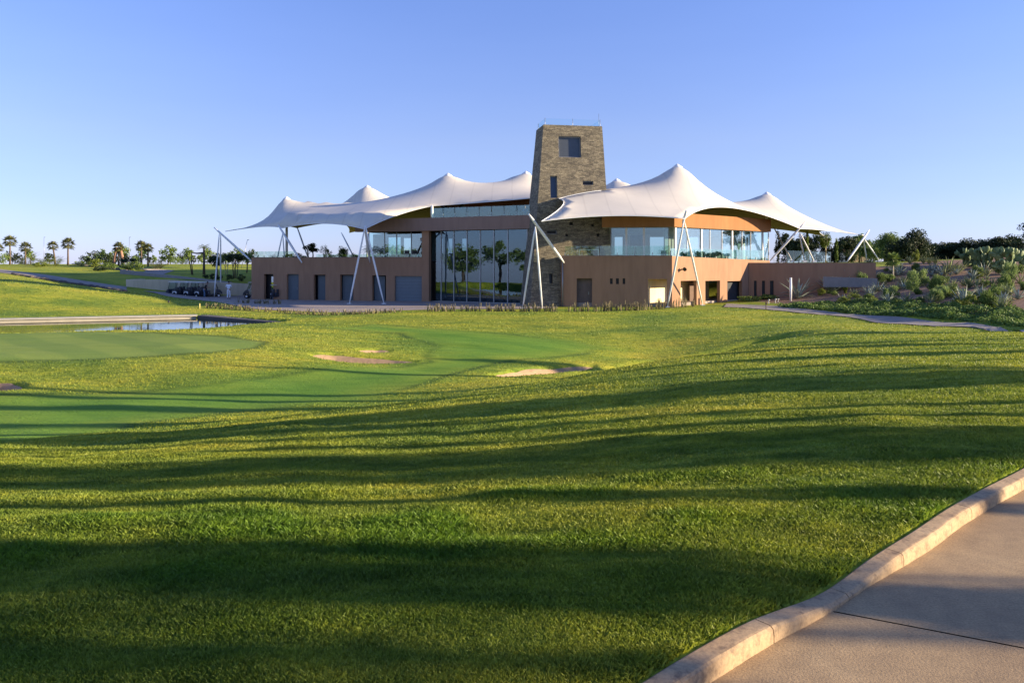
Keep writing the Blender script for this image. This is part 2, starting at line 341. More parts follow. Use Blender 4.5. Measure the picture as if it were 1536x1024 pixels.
def drape_strip(name, L, R, mat, dz=.015, n=60, m=6, zfun=None, kind='structure'):
    L = resample(L, n); R = resample(R, n)
    co = np.array([tuple(l.lerp(r, j/m)) for l, r in zip(L, R) for j in range(m+1)])
    z = height(co[:, 0], co[:, 1])+dz if zfun is None else zfun(co[:, 0], co[:, 1])
    fs = [(i*(m+1)+j, i*(m+1)+j+1, (i+1)*(m+1)+j+1, (i+1)*(m+1)+j) for i in range(n-1) for j in range(m)]
    me = np_mesh(name, np.column_stack([co, z]), fs, 4)
    o = obj(name, me, mat, smooth=True)
    if sum(p.normal.z for p in me.polygons) < 0: me.flip_normals()
    return tag(o, kind=kind)

sand = simple('sand', (.42, .275, .155), .95, .18, 5, bstr=.4, bdist=.03)
M_pave = simple('paving', (.33, .27, .23), .9, .14, .8, bstr=.1)
M_cartpath = simple('cart_path', (.27, .23, .2), .9, .15, .9)
for i, bp_ in enumerate(BUNK):
    if i == 3: continue
    drape_blob('sand_bunker', BPL[i], sand, dz=.025 if i != 3 else .09, rings=14)
# forecourt paving before the clubhouse, the cart paths and the garden path
drape_blob('forecourt', [(-36.5,81.2),(-32.5,76),(-27.5,71.5)]+PL([(372,462),(420,466),(520,469),(600,466),(680,464),(800,463.5)])+[(3.5,66),(-3,74),(-8,78),(-26,83.9),(-30,83.7),(-36,83.3),(-38,82.2)], M_pave, dz=.03, rings=14, sub=4)
drape_strip('path', PL([(-90,401),(0,409),(70,418),(130,427),(190,435)]), PL([(-90,397),(0,404),(70,412.5),(130,422),(190,430.5)]), M_cartpath, .03)
drape_strip('path', PL([(105,398.5),(180,406),(244,412.5)]), PL([(110,395.8),(190,401),(262,406)]), M_cartpath, .05)
drape_strip('path', PL([(1085,461),(1140,464),(1200,470),(1290,479),(1400,490),(1480,496.5),(1600,502)]), PL([(1090,456),(1145,458.5),(1210,464),(1300,473.5),(1400,483),(1490,491),(1600,498)]), M_cartpath, .04)

# ------------------------------------------------------------------ near path: slabs and kerb
mp_, nt, out = nodes('weathered_concrete')
n1 = noise(nt, 1.1, 5, .65); n2 = noise(nt, 90, 3, .7); n3 = noise(nt, 9, 4, .6)
c = ramp(nt, n1.outputs[0], [(.3, (.34, .235, .135)), (.55, (.43, .30, .165)), (.75, (.50, .36, .20))]).outputs[0]
c = mix(nt, .55, c, ramp(nt, n2.outputs[0], [(.32, (.5, .5, .52)), (.6, (1.15, 1.15, 1.1))]).outputs[0], 'MULTIPLY')
c = mix(nt, .45, c, ramp(nt, n3.outputs[0], [(.3, (.65, .65, .68)), (.65, (1.12, 1.1, 1.05))]).outputs[0], 'MULTIPLY')
bsdf(nt, out, c, .9, 0, n2.outputs[0], .5, .004, spec=.25); M_conc = mp_
mk, nt, out = nodes('kerb_concrete')
n1 = noise(nt, 2.3, 5, .65); n2 = noise(nt, 70, 3, .7); n3 = noise(nt, 14, 4, .7)
c = ramp(nt, n1.outputs[0], [(.3, (.38, .25, .14)), (.6, (.50, .35, .20)), (.75, (.56, .42, .26))]).outputs[0]
c = mix(nt, .4, c, ramp(nt, n2.outputs[0], [(.32, (.5, .5, .52)), (.6, (1.15, 1.15, 1.1))]).outputs[0], 'MULTIPLY')
c = mix(nt, .8, c, ramp(nt, n3.outputs[0], [(.33, (.45, .45, .5)), (.5, (1, 1, 1)), (.72, (1, 1, 1)), (.8, (1.5, 1.6, 1.7))]).outputs[0], 'MULTIPLY')
bsdf(nt, out, c, .85, 0, n3.outputs[0], .35, .01, spec=.3); M_kerb = mk
farside = [(4.0,-2.6),(5.0,-.5),(5.9,.7),(7.2,2.4),(10,4.4),(15,6.8),(22,8.5)]
g_ = resample(GUT, 240)
# slab joints: cut the strip at these plan lines
def side(p, A, B): return (B[0]-A[0])*(p[1]-A[1])-(B[1]-A[1])*(p[0]-A[0])
slabs = [(0, 22), (22, 60)]
jA = Vector((1.495, 3.69)); jB = Vector((4.9, 1.9))
f_ = resample(farside, 240)
jd = (jB-jA).normalized(); jn = Vector((-jd.y, jd.x))
# slabs as a sequence of cross lines (kerb point, far point)
cross = [((-2.6,-2.6),(4.0,-2.6)), ((-1.0,.55),(5.3,-1.2)), ((1.48,3.675),(6.2,1.15)), ((3.95,5.92),(9.2,3.9)), ((7.6,8.63),(13.2,6.1)), ((13,11.2),(18,7.6)), ((20,13),(22,8.5))]
def between(L, a, b):
    ia = min(range(len(L)), key=lambda i: (L[i]-Vector(a)).length); ib = min(range(len(L)), key=lambda i: (L[i]-Vector(b)).length)
    return L[ia:ib+1]
for k in range(len(cross)-1):
    Lk = between(g_, cross[k][0], cross[k+1][0]); Rk = between(f_, cross[k][1], cross[k+1][1])
    Lk = resample([Vector(cross[k][0])]+Lk[1:-1]+[Vector(cross[k+1][0])], 24); Rk = resample([Vector(cross[k][1])]+Rk[1:-1]+[Vector(cross[k+1][1])], 24)
    # pull in 5 mm from the joint
    d0 = (Lk[1]-Lk[0]).normalized()*.006; Lk[0] = Lk[0]+d0; Rk[0] = Rk[0]+d0; Lk[-1] = Lk[-1]-d0; Rk[-1] = Rk[-1]-d0
    drape_strip('path', Lk, Rk, M_conc, n=24, m=4, zfun=lambda x, y: np.zeros(len(x)))
drape_strip('path_bed', GUT, farside, simple('joint_dirt', (.05, .045, .04), .95), n=80, m=3, zfun=lambda x, y: np.full(len(x), -.02))
# kerb: a run of cast pieces, dropped low between two of them
def kerb_h(s): return .085 - .062*math.exp(-((s-5.82)/.42)**4) if True else .085
P = resample(GUT, 500); S = [0]
for i in range(1, 500): S.append(S[-1]+(P[i]-P[i-1]).length)
kerb = thing('kerb', 'weathered concrete kerb in cast pieces along the edge of the near path', 'kerb', kind='structure') if False else None
near = min(range(500), key=lambda i: (P[i]-Vector((1.62, 3.8))).length); s0 = S[near]
def kh(s): return .078-.05*math.exp(-((s-s0)/.5)**2)
cuts = [S[min(range(500), key=lambda i: (P[i]-Vector(q)).length)] for q in [(-2.6,-2.6),(-1.2,.2),(.15,2.4),(1.09,3.35),(1.62,3.80),(2.06,4.2),(2.86,4.97),(3.6,5.63),(4.5,6.4),(6.2,7.7),(9,9.4),(13,11.2),(20,13)]]
for c0, c1 in zip(cuts[:-1], cuts[1:]):
    bm = BM(); rings = []
    ns = max(6, int((c1-c0)/.05))
    for k in range(ns+1):
        s = c0+.003+(c1-c0-.006)*k/ns; i = max(0, min(498, int(np.searchsorted(S, s))-1)); t = (s-S[i])/(S[i+1]-S[i]+1e-9)
        p = P[i].lerp(P[i+1], t); d = (P[min(i+3, 499)]-P[max(i-3, 0)]).normalized(); nrm = Vector((-d.y, d.x)); h = kh(s)
        wob = .0015*math.sin(s*9)+.001*math.sin(s*23)
        prof = [(0, -.08), (wob, h*.5), (.004+wob, h-.012), (.014+wob, h-.002), (.024, h), (.09, h+.003), (.103, h-.005), (.108, -.08)]
        rings.append([bm.verts.new((p.x+nrm.x*o_, p.y+nrm.y*o_, z_)) for o_, z_ in prof])
    for r0, r1 in zip(rings[:-1], rings[1:]):
        for j in range(len(r0)-1): bm.faces.new([r0[j], r1[j], r1[j+1], r0[j+1]])
    bm.faces.new(rings[0]); bm.faces.new(rings[-1][::-1])
    bmesh.ops.recalc_face_normals(bm, faces=bm.faces)
    o = obj('kerb', bm, M_kerb); tag(o, kind='structure')

# ------------------------------------------------------------------ pond
mw, nt, out = nodes('pond_water')
n1 = noise(nt, .8, 3, .5, mapscale=(1, 2.5, 1)); b_ = bsdf(nt, out, (.012, .02, .014), .04, 0, n1.outputs[0], .06, .04, spec=.8); b_.inputs['IOR'].default_value = 1.33
bm = BM(); bm.faces.new([bm.verts.new((x, y, -2.35)) for x, y in [(-70,34),(-14.3,46),(-14.3,52.8),(-23,58.3),(-34.7,54.1),(-70,41.5)]])
w = obj('pond_water', bm, mw); tag(w, kind='structure')
# pale stone edging wall along the far bank, then the return wall, its shade put into a darker colour
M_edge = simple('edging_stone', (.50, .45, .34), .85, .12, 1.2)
def wallbox(name, A, B, z0, z1, th, mat, parent=None, z1b=None):
    A, B = Vector(A), Vector(B); d = (B-A).normalized(); n_ = Vector((-d.y, d.x))*th
    bm = BM(); zb = z1 if z1b is None else z1b
    v = [bm.verts.new((p.x, p.y, z)) for p, z in [(A, z0), (B, z0), (B+n_, z0), (A+n_, z0), (A, z1), (B, zb), (B+n_, zb), (A+n_, z1)]]
    for f in [(0,3,2,1),(4,5,6,7),(0,1,5,4),(1,2,6,5),(2,3,7,6),(3,0,4,7)]: bm.faces.new([v[i] for i in f])
    bmesh.ops.recalc_face_normals(bm, faces=bm.faces)
    return obj(name, bm, mat, parent)
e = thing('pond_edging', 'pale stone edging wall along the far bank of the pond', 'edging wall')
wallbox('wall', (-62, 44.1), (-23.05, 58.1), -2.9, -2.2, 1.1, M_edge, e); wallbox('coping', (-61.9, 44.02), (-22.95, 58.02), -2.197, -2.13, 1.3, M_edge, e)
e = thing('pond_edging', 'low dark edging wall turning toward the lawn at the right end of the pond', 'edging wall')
wallbox('wall', (-22.95, 58.1), (-14.6, 52.2), -2.9, -2.14, .9, simple('shaded_edging', (.10, .09, .085), .85), e, z1b=-2.28)
# ------------------------------------------------------------------ clubhouse
def render_plaster(name, c, var=.07):
    m, nt, out = nodes(name)
    n = noise(nt, .35, 5, .6, mapscale=(1, 1, .6)); n2 = noise(nt, 30, 3, .6); n3 = noise(nt, 1.6, 4, .6, mapscale=(1.6, 1.6, .25))
    col = ramp(nt, n.outputs[0], [(.3, tuple(v*(1-var) for v in c)), (.7, tuple(v*(1+var) for v in c))]).outputs[0]
    col = mix(nt, .5, col, ramp(nt, n3.outputs[0], [(.3, (.76, .75, .76)), (.6, (1.05, 1.05, 1.05))]).outputs[0], 'MULTIPLY')
    bsdf(nt, out, col, .92, 0, n2.outputs[0], .25, .01, spec=.15); return m
M_terra = render_plaster('terracotta_render', (.37, .215, .13))
M_ochre = render_plaster('ochre_fascia', (.36, .175, .075))
M_brown = render_plaster('brown_fascia', (.30, .20, .155))
M_cream = render_plaster('cream_render', (.82, .72, .46), .03)
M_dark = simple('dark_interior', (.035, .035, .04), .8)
M_floor = simple('interior_floor', (.2, .18, .16), .6)
M_white = simple('white_paint', (.8, .8, .78), .4, .03, 2, spec=.5, bstr=.03)
M_offw = simple('pale_interior', (.62, .6, .54), .8, .05)
M_steel = simple('grey_metal', (.3, .31, .32), .4, .05, metal=.6)
M_bdoor = simple('slate_door', (.115, .14, .155), .55, .08, 2)
M_black = simple('black_plastic', (.015, .015, .017), .45, .1)
G_dark = glassmat('tinted_glass', (.45, .57, .62), .1, gcol=(.62, .78, .88))
G_clear = glassmat('clear_glass', (.72, .85, .85), .16, gcol=(.85, .95, 1))
G_rail = glassmat('railing_glass', (.84, .93, .91), .09, gcol=(.75, .9, .9))
G_faint = glassmat('near_clear_glass', (.93, .97, .97), .05, gcol=(.8, .9, .95))
G_blue = glassmat('blue_glass', (.4, .5, .6), .38, gcol=(.7, .85, 1))
ms, nt, out = nodes('stacked_stone')
g = nt.nodes.new('ShaderNodeNewGeometry'); sp = nt.nodes.new('ShaderNodeSeparateXYZ'); nt.links.new(g.outputs['Position'], sp.inputs[0])
ad = nt.nodes.new('ShaderNodeMath'); nt.links.new(sp.outputs[0], ad.inputs[0]); nt.links.new(sp.outputs[1], ad.inputs[1])
cb = nt.nodes.new('ShaderNodeCombineXYZ'); nt.links.new(ad.outputs[0], cb.inputs[0]); nt.links.new(sp.outputs[2], cb.inputs[1])
wn = noise(nt, 2.5, 3, .6); dv = nt.nodes.new('ShaderNodeVectorMath'); dv.operation = 'MULTIPLY_ADD'; dv.inputs[1].default_value = (.12, .07, 0)
nt.links.new(wn.outputs['Color'], dv.inputs[0]); nt.links.new(cb.outputs[0], dv.inputs[2])
bt = nt.nodes.new('ShaderNodeTexBrick'); nt.links.new(dv.outputs[0], bt.inputs['Vector'])
for k, v in (('Scale', 1), ('Brick Width', .36), ('Row Height', .105), ('Mortar Size', .014), ('Mortar Smooth', .4), ('Bias', -.1)): bt.inputs[k].default_value = v
bt.inputs['Color1'].default_value = (.30, .265, .195, 1); bt.inputs['Color2'].default_value = (.14, .125, .1, 1); bt.inputs['Mortar'].default_value = (.035, .03, .026, 1)
bt.squash = 1.6; bt.squash_frequency = 3; bt.offset = .37
n1 = noise(nt, 1.3, 5, .7, mapscale=(1, 1, 2.2)); n2 = noise(nt, 9, 4, .7, mapscale=(1, 1, 2))
c = mix(nt, .85, bt.outputs['Color'], ramp(nt, n1.outputs[0], [(.3, (.6, .6, .62)), (.7, (1.35, 1.3, 1.2))]).outputs[0], 'MULTIPLY')
c = mix(nt, .8, c, ramp(nt, n2.outputs[0], [(.3, (.55, .55, .55)), (.7, (1.4, 1.4, 1.35))]).outputs[0], 'MULTIPLY')
hm = mix(nt, .4, bt.outputs['Color'], n2.outputs['Color'])
bsdf(nt, out, c, .9, 0, hm, .9, .09, spec=.2); M_stone = ms

def facade(bm, O, uv, vv, inw, left, right, b0, b1, ops=(), back=True, top=None):
    """flat wall in the plane O + a*uv + b*vv, slanting ends left(b), right(b), rectangular openings (a0,a1,b0,b1)"""
    O, uv, vv, inw = Vector(O), Vector(uv), Vector(vv), Vector(inw)
    bs = sorted({b0, b1, *[min(max(o[2], b0), b1) for o in ops], *[min(max(o[3], b0), b1) for o in ops]})
    As = sorted({v for o in ops for v in o[:2]})
    pt = lambda a, b, d: O+uv*a+vv*(b if top is None or b < b1-1e-6 else top(a))+inw*d
    def q(*v): bm.faces.new([bm.verts.new(x) for x in v])
    def hole(a, b): return any(o[0] < a < o[1] and o[2] < b < o[3] for o in ops)
    for r in range(len(bs)-1):
        lo, hi = bs[r], bs[r+1]; mid = (lo+hi)/2; n = len(As)+1
        for i in range(n):
            al, ah = (left(lo), left(hi)) if i == 0 else (As[i-1],)*2
            rl, rh = (right(lo), right(hi)) if i == n-1 else (As[i],)*2
            if hole((al+rl)/2, mid): continue
            q(pt(al, lo, 0), pt(rl, lo, 0), pt(rh, hi, 0), pt(ah, hi, 0))
            if back: q(pt(al, lo, 1), pt(ah, hi, 1), pt(rh, hi, 1), pt(rl, lo, 1))
    for a0, a1, c0, c1 in ops:
        c0, c1 = max(c0, b0), min(c1, b1)
        q(pt(a0, c0, 0), pt(a0, c1, 0), pt(a0, c1, 1), pt(a0, c0, 1)); q(pt(a1, c0, 0), pt(a1, c0, 1), pt(a1, c1, 1), pt(a1, c1, 0))
        q(pt(a0, c1, 0), pt(a1, c1, 0), pt(a1, c1, 1), pt(a0, c1, 1))
        if c0 > b0+.01: q(pt(a0, c0, 0), pt(a0, c0, 1), pt(a1, c0, 1), pt(a1, c0, 0))
    if back:
        q(pt(left(b0), b0, 0), pt(left(b1), b1, 0), pt(left(b1), b1, 1), pt(left(b0), b0, 1))
        q(pt(right(b0), b0, 0), pt(right(b0), b0, 1), pt(right(b1), b1, 1), pt(right(b1), b1, 0))
        q(pt(left(b1), b1, 0), pt(right(b1), b1, 0), pt(right(b1), b1, 1), pt(left(b1), b1, 1))
    return bm
class Wl:
    """a vertical wall line A->B in plan (left to right seen from the lawn)"""
    def __init__(s, A, B):
        s.A, s.B = Vector((*A, 0)), Vector((*B, 0)); s.L = (s.B-s.A).length; s.u = (s.B-s.A)/s.L; s.n = Vector((-s.u.y, s.u.x, 0))
    def a(s, px):
        u = (px-CX)/F; d = s.B-s.A; return s.L*(u*s.A.y-s.A.x)/(d.x-u*d.y)
    def Y(s, px): return (s.A+s.u*s.a(px)).y
    def z(s, px, py): return EYE-(py-HZ)*s.Y(px)/F
    def op(s, x0, x1, yt, yb): return (s.a(x0), s.a(x1), s.z((x0+x1)/2, yb) if yb < 999 else -3, s.z((x0+x1)/2, yt))
    def p(s, a, z=0, d=0): q = s.A+s.u*a+s.n*d; return Vector((q.x, q.y, z))
def mkwall(parent, w, z0, z1, th, mat, ops=(), top=None, name='wall', ext=(0, 0)):
    bm = facade(BM(), (w.A.x, w.A.y, 0), w.u, (0, 0, 1), w.n*th, lambda b: -ext[0], lambda b: w.L+ext[1], z0, z1, ops, top=top)
    return obj(name, bm, mat, parent)
def slab(bm, w, a0, a1, z0, z1, d0, d1):
    v = [bm.verts.new(w.p(a, z, d)) for a, d, z in [(a0,d0,z0),(a1,d0,z0),(a1,d1,z0),(a0,d1,z0),(a0,d0,z1),(a1,d0,z1),(a1,d1,z1),(a0,d1,z1)]]
    for f in [(0,3,2,1),(4,5,6,7),(0,1,5,4),(1,2,6,5),(2,3,7,6),(3,0,4,7)]: bm.faces.new([v[i] for i in f])
    return bm
def bx(name, w, a0, a1, z0, z1, d0, d1, mat, parent): return obj(name, slab(BM(), w, a0, a1, z0, z1, d0, d1), mat, parent)
def door(parent, w, o, mat, d=.55, handle=True, name='door', z0=-1.9):
    dr = bx(name, w, o[0]-.1, o[1]+.1, z0, o[3]+.1, d, d+.06, mat, parent)
    if handle: bx('handle', w, o[1]-.32, o[1]-.27, -.95, -.7, d-.06, d-.004, M_steel, dr)
    return dr

club = thing('clubhouse', 'terracotta two storey golf clubhouse with tall dark glass entrance and glazed upper floor', 'building', (0, 72, -1.9))
bpy.context.view_layer.update(); CI = club.matrix_world.inverted()
_real_obj = obj
def obj(name, me, mat, parent=None, smooth=False):     # parts of the clubhouse are given in world coordinates
    o = _real_obj(name, me, mat, parent, smooth)
    if parent is not None and parent.type == 'EMPTY' and parent.get('world'): o.matrix_parent_inverse = parent['_inv'] if False else Matrix.Translation(-Vector(parent.location))
    return o
club['world'] = 1
# ---- left single-storey block
WL = Wl((-26.0, 79.5), (-8.0, 74.8))
d_ops = [WL.op(396, 410, 411, 1000), WL.op(430, 448, 411, 1000), WL.op(470.5, 488, 412, 1000), WL.op(510, 530, 412, 1000), WL.op(558, 579, 413, 1000), WL.op(592, 635, 414, 1000)]
mkwall(club, WL, -2.05, 2.22, .35, M_terra, d_ops)
for i, o in enumerate(d_ops[:5]):
    if i in (1,): door(club, WL, o, M_bdoor, .3)
    elif i == 0:
        door(club, WL, o, M_black, .6, False); bx('door', WL, (o[0]+o[1])/2, o[1]-.1, -1.9, o[3]-.25, .5, .56, G_blue, club)
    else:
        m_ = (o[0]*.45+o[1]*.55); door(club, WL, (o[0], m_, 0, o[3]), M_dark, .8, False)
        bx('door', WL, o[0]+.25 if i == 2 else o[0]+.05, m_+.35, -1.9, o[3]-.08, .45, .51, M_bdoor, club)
go = d_ops[5]
gd = bx('garage_door', WL, go[0]-.05, go[1]+.05, -1.9, go[3]+.05, .2, .25, simple('garage_door_paint', (.16, .19, .21), .5, .05), club)
bm = BM()
for k in range(1, 9): slab(bm, WL, go[0]+.02, go[1]-.02, -1.9+k*.3, -1.9+k*.3+.03, .185, .196)
obj('ribs', bm, M_bdoor, gd)
mkwall(club, Wl((-21.5, 95), (-26.0, 79.5)), -2.05, 2.22, .35, M_terra)
obj('roof', prism(BM(), [(-25.6, 79.9), (-8.0, 75.3), (-7.6, 90), (-21.6, 94.8)], 1.75, 1.95), simple('terrace_floor', (.3, .25, .22), .9), club)
bm = BM(); slab(bm, WL, .3, WL.L, -1.99, -1.88, .35, 9); obj('floor', bm, M_floor, club)
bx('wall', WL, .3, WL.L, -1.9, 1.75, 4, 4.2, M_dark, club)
# pier beside the entrance
bx('pier', WL, WL.a(633), WL.a(643.5), -2.05, 4.72, -.06, .8, M_terra, club)
# ---- roof band over the entrance and upper rooms
BP = [(-15.2, 77.1), (-8.1, 74.45), (1.7, 69.75)]
roofpoly = BP+[(4.5, 69.3), (6, 80), (5, 92), (-13, 94)]
obj('roof', prism(BM(), [(-14.9, 77.5), (-8.0, 74.95), (1.7, 70.3), (3.0, 70.4), (6, 80), (5, 92), (-13, 94)], 4.80, 5.35), M_terra, club)
w1, w2 = Wl(BP[0], BP[1]), Wl(BP[1], BP[2])
bm = BM(); slab(bm, w1, 0, w1.L+.02, 4.70, 5.90, 0, .5); slab(bm, w2, 0, w2.L+1.2, 4.703, 5.903, .003, .5)
obj('fascia', bm, M_brown, club)
# ---- tall entrance glazing
GE = Wl((-7.78, 75.35), (1.6, 70.15))
ge = thing_part = bpy.data.objects.new('entrance_glazing', None); link(ge, club); ge.matrix_parent_inverse = Matrix.Translation(-Vector(club.location)); 
def part_obj(name, bm, mat, parent): return _real_obj(name, bm, mat, parent)
mx_ = [644.5, 662, 681, 700.6, 720.5, 741, 761.8, 791]
for i in range(7):
    bm = BM(); slab(bm, GE, GE.a(mx_[i])+.04, GE.a(mx_[i+1])-.04, -1.85, 4.66, 0, .03); part_obj('pane', bm, G_dark, ge)
for i in range(8):
    bm = BM(); slab(bm, GE, GE.a(mx_[i])-.045, GE.a(mx_[i])+.045, -1.88, 4.69, -.05, .12); part_obj('mullion', bm, M_steel, ge)
bm = BM(); slab(bm, GE, 0, GE.L, -1.98, -1.86, -.08, .15); part_obj('sill', bm, M_steel, ge)
bx('floor', GE, -.1, GE.L, -1.99, -1.87, .16, 9, M_floor, club)
bx('mezzanine', GE, .3, GE.L*.62, .95, 1.88, .9, 9, simple('grey_slab', (.16, .17, .17), .8), club)
bx('mezzanine', GE, GE.L*.62+.01, GE.L, 1.0, 1.83, .9, 9, simple('olive_slab', (.20, .17, .05), .8), club)
bx('door', GE, GE.a(650), GE.a(680), -1.86, .9, 1.0, 1.1, M_black, club)
dr_ = bx('door', GE, GE.a(722), GE.a(740), -1.86, -.0, .95, 1.05, M_black, club); bx('handle', GE, GE.a(728), GE.a(729), -1.2, -.35, .9, .94, M_white, dr_)
bx('wall', GE, GE.a(682), GE.a(692), -1.86, .94, 1.0, 1.2, simple('grey_column', (.2, .2, .19), .7), club)
bx('planted_wall', GE, GE.a(743), GE.a(789), -1.86, .98, 1.6, 1.8, simple('moss_green', (.07, .10, .02), .9, .5, 4, bstr=.8, bdist=.1), club)
bw = Wl((-9.5, 86), (5.5, 78.5))
mkwall(club, bw, -1.9, 4.8, .2, simple('interior_blue_grey', (.16, .2, .24), .8), [bw.op(656, 664.5, 358, 380), bw.op(671, 678.5, 358, 380), bw.op(692, 700, 358, 376)])
# ---- upper left rooms
GU = Wl((-14.5, 80.2), (-8.2, 77.4))
gu = bpy.data.objects.new('upper_glazing', None); link(gu, club); gu.matrix_parent_inverse = Matrix.Translation(-Vector(club.location))
for x0, x1 in ((553, 577), (577, 595), (595, 617), (617, 634)):
    bm = BM(); slab(bm, GU, GU.a(x0)+.04, GU.a(x1)-.04, 2.0, 4.72, 0, .03); part_obj('pane', bm, G_clear, gu)
    bm = BM(); slab(bm, GU, GU.a(x0)-.035, GU.a(x0)+.035, 1.98, 4.78, -.04, .08); part_obj('mullion', bm, M_steel, gu)
bwl = Wl((-15, 86), (-7.5, 83))
mkwall(club, bwl, 1.95, 4.8, .2, simple('teal_grey_wall', (.2, .27, .28), .8), [bwl.op(581.5, 601, 356, 382), bwl.op(604.5, 618, 357, 380)])
bx('door', bwl, bwl.a(582), bwl.a(601), 2.0, 4.4, .1, .14, G_clear, club)
# ---- right block, ground floor
WR = Wl((4.12, 66.25), (13.05, 65.0)); WA = Wl((13.05, 65.0), (24.6, 76.0)); WG = Wl((21.75, 73.25), (32.2, 70.5))
o_fr = [WR.op(865, 888, 417.5, 1000), WR.op(915, 919, 417.5, 426), WR.op(924, 928.3, 417.5, 426), WR.op(934, 937.8, 417.5, 426), WR.op(972, 1000.5, 418.5, 1000)]
mkwall(club, WR, -2.3, 2.25, .3, M_terra, o_fr, ext=(0, 0))
o_an = [WA.op(1021, 1045, 421, 1000), WA.op(1058, 1080, 421, 1000), WA.op(1091, 1113, 421.5, 1000)]
bm = facade(BM(), (WA.A.x, WA.A.y, 0), WA.u, (0, 0, 1), WA.n*.3, lambda b: .012, lambda b: WA.L, -2.2, 2.25, o_an, top=lambda a: 2.25-.33*a/WA.L)
obj('wall', bm, M_terra, club)
for o in o_fr[1:4]: bx('window', WR, o[0]-.05, o[1]+.05, o[2]-.05, o[3]+.05, .2, .24, M_black, club)
door(club, WR, o_fr[0], simple('brown_door', (.14, .10, .09), .6), .5)
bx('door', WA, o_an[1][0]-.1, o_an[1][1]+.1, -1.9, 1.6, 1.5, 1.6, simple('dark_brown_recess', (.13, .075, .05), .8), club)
bx('door', WA, o_an[2][0]-.1, o_an[2][1]+.4, -1.9, 1.6, .5, .6, M_dark, club)  # dark panel in place of the shade inside this opening
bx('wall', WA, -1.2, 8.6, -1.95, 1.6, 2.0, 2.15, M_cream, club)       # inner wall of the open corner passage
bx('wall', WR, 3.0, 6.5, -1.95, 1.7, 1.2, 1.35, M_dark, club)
mkwall(club, Wl((4.12, 69.0), (4.12, 66.262)), -2.3, 2.247, .3, M_terra, ext=(0, 0))
obj('roof', prism(BM(), [(4.3, 66.6), (12.95, 65.4), (24.2, 76.2), (23, 92), (4.3, 92)], 1.62, 1.8), simple('balcony_floor', (.33, .27, .22), .9), club)
obj('floor', prism(BM(), [(4.3, 66.6), (12.95, 65.4), (24.2, 76.2), (23, 92), (4.3, 92)], -2.1, -1.62), M_pave, club)
mkwall(club, WG, -2.4, 1.72, .3, M_terra, [WG.op(1131, 1135, 421, 1000), WG.op(1143, 1147.5, 421, 1000), WG.op(1155, 1160.5, 421, 1000)], name='wing_wall')
for x0, x1 in ((1130, 1136), (1142, 1148), (1154, 1162)): bx('window', WG, WG.a(x0), WG.a(x1), -2, .3, .2, .25, M_black, club)
# bulkhead lamp on the sunlit wall
lm = WA.a(1021.5); zl = WA.z(1021.5, 404)
bm = BM(); tube(bm, [WA.p(lm+.1, zl, 0), WA.p(lm+.1, zl, -.25)], .06, 10); tube(bm, [WA.p(lm+.1, zl+.08, -.25), WA.p(lm-.05, zl-.02, -.42)], [.12, .15], 12)
obj('wall_lamp', bm, M_black, club)
bm = BM(); tube(bm, [(4.2, 66.1, -2.1), (4.2, 66.1, 1.9)], .05, 8); obj('drainpipe', bm, M_steel, club)
bx('coping', WL, 0, WL.L-.1, 2.223, 2.275, -.03, .38, M_brown, club); bx('coping', WR, 0, WR.L, 2.253, 2.30, -.03, .33, M_brown, club)
# ---- right block, upper floor
UR = Wl((8.1, 67.5), (13.45, 66.7)); UA = Wl((13.45, 66.7), (24.55, 76.9))
gr = bpy.data.objects.new('upper_glazing', None); link(gr, club); gr.matrix_parent_inverse = Matrix.Translation(-Vector(club.location))
def glaze(w, xs, z0, z1, par, mats, wide=()):
    for i in range(len(xs)-1):
        bm = BM(); slab(bm, w, w.a(xs[i])+.04, w.a(xs[i+1])-.04, z0, z1, 0, .025); part_obj('pane', bm, mats, par)
    for i, x in enumerate(xs):
        r = .085 if x in wide else .02
        bm = BM(); slab(bm, w, w.a(x)-r, w.a(x)+r, z0-.02, z1+.02, -.06 if x in wide else -.02, .10); part_obj('mullion', bm, M_white if x in wide else M_steel, par)
glaze(UR, [916.5, 939.5, 966, 1003], 1.81, 4.64, gr, G_clear, wide=(939.5, 966))
glaze(UA, [1013, 1031, 1052, 1065, 1083, 1098, 1113, 1126, 1144, 1153], 1.81, 4.64, gr, G_clear, wide=(1013, 1052, 1098, 1144))
SP = [(7.6, 67.35), (13.55, 66.45), (24.95, 76.75), (24, 91), (6, 91)]
obj('roof', prism(BM(), [(7.7, 67.7), (13.5, 66.9), (24.5, 76.95), (23.8, 91), (6, 91)], 4.68, 5.3), M_offw, club)
w1, w2 = Wl(SP[0], SP[1]), Wl(SP[1], SP[2]); w3 = Wl(SP[2], SP[3])
bm = BM(); slab(bm, w1, 0, w1.L, 4.70, 5.9, 0, .3); slab(bm, w2, .003, w2.L, 4.698, 5.897, 0, .3); slab(bm, w3, .003, w3.L, 4.70, 5.89, .0, .3)
obj('fascia', bm, M_ochre, club)
bw2 = Wl((6.5, 77), (22.0, 89))
mkwall(club, bw2, 1.8, 4.7, .2, M_offw, [bw2.op(922, 936, 353, 382), bw2.op(975, 1000, 350, 384), bw2.op(1030, 1050, 352, 384), bw2.op(1085, 1097, 355, 384), bw2.op(1105, 1122, 356, 384)])
bx('partition', UA, UA.a(1033), UA.a(1047), 1.81, 4.67, 2.5, 2.62, M_offw, club)
bx('partition', UA, UA.a(1128), UA.a(1143), 1.81, 4.67, 1.8, 1.9, simple('curtain', (.7, .68, .62), .9), club)
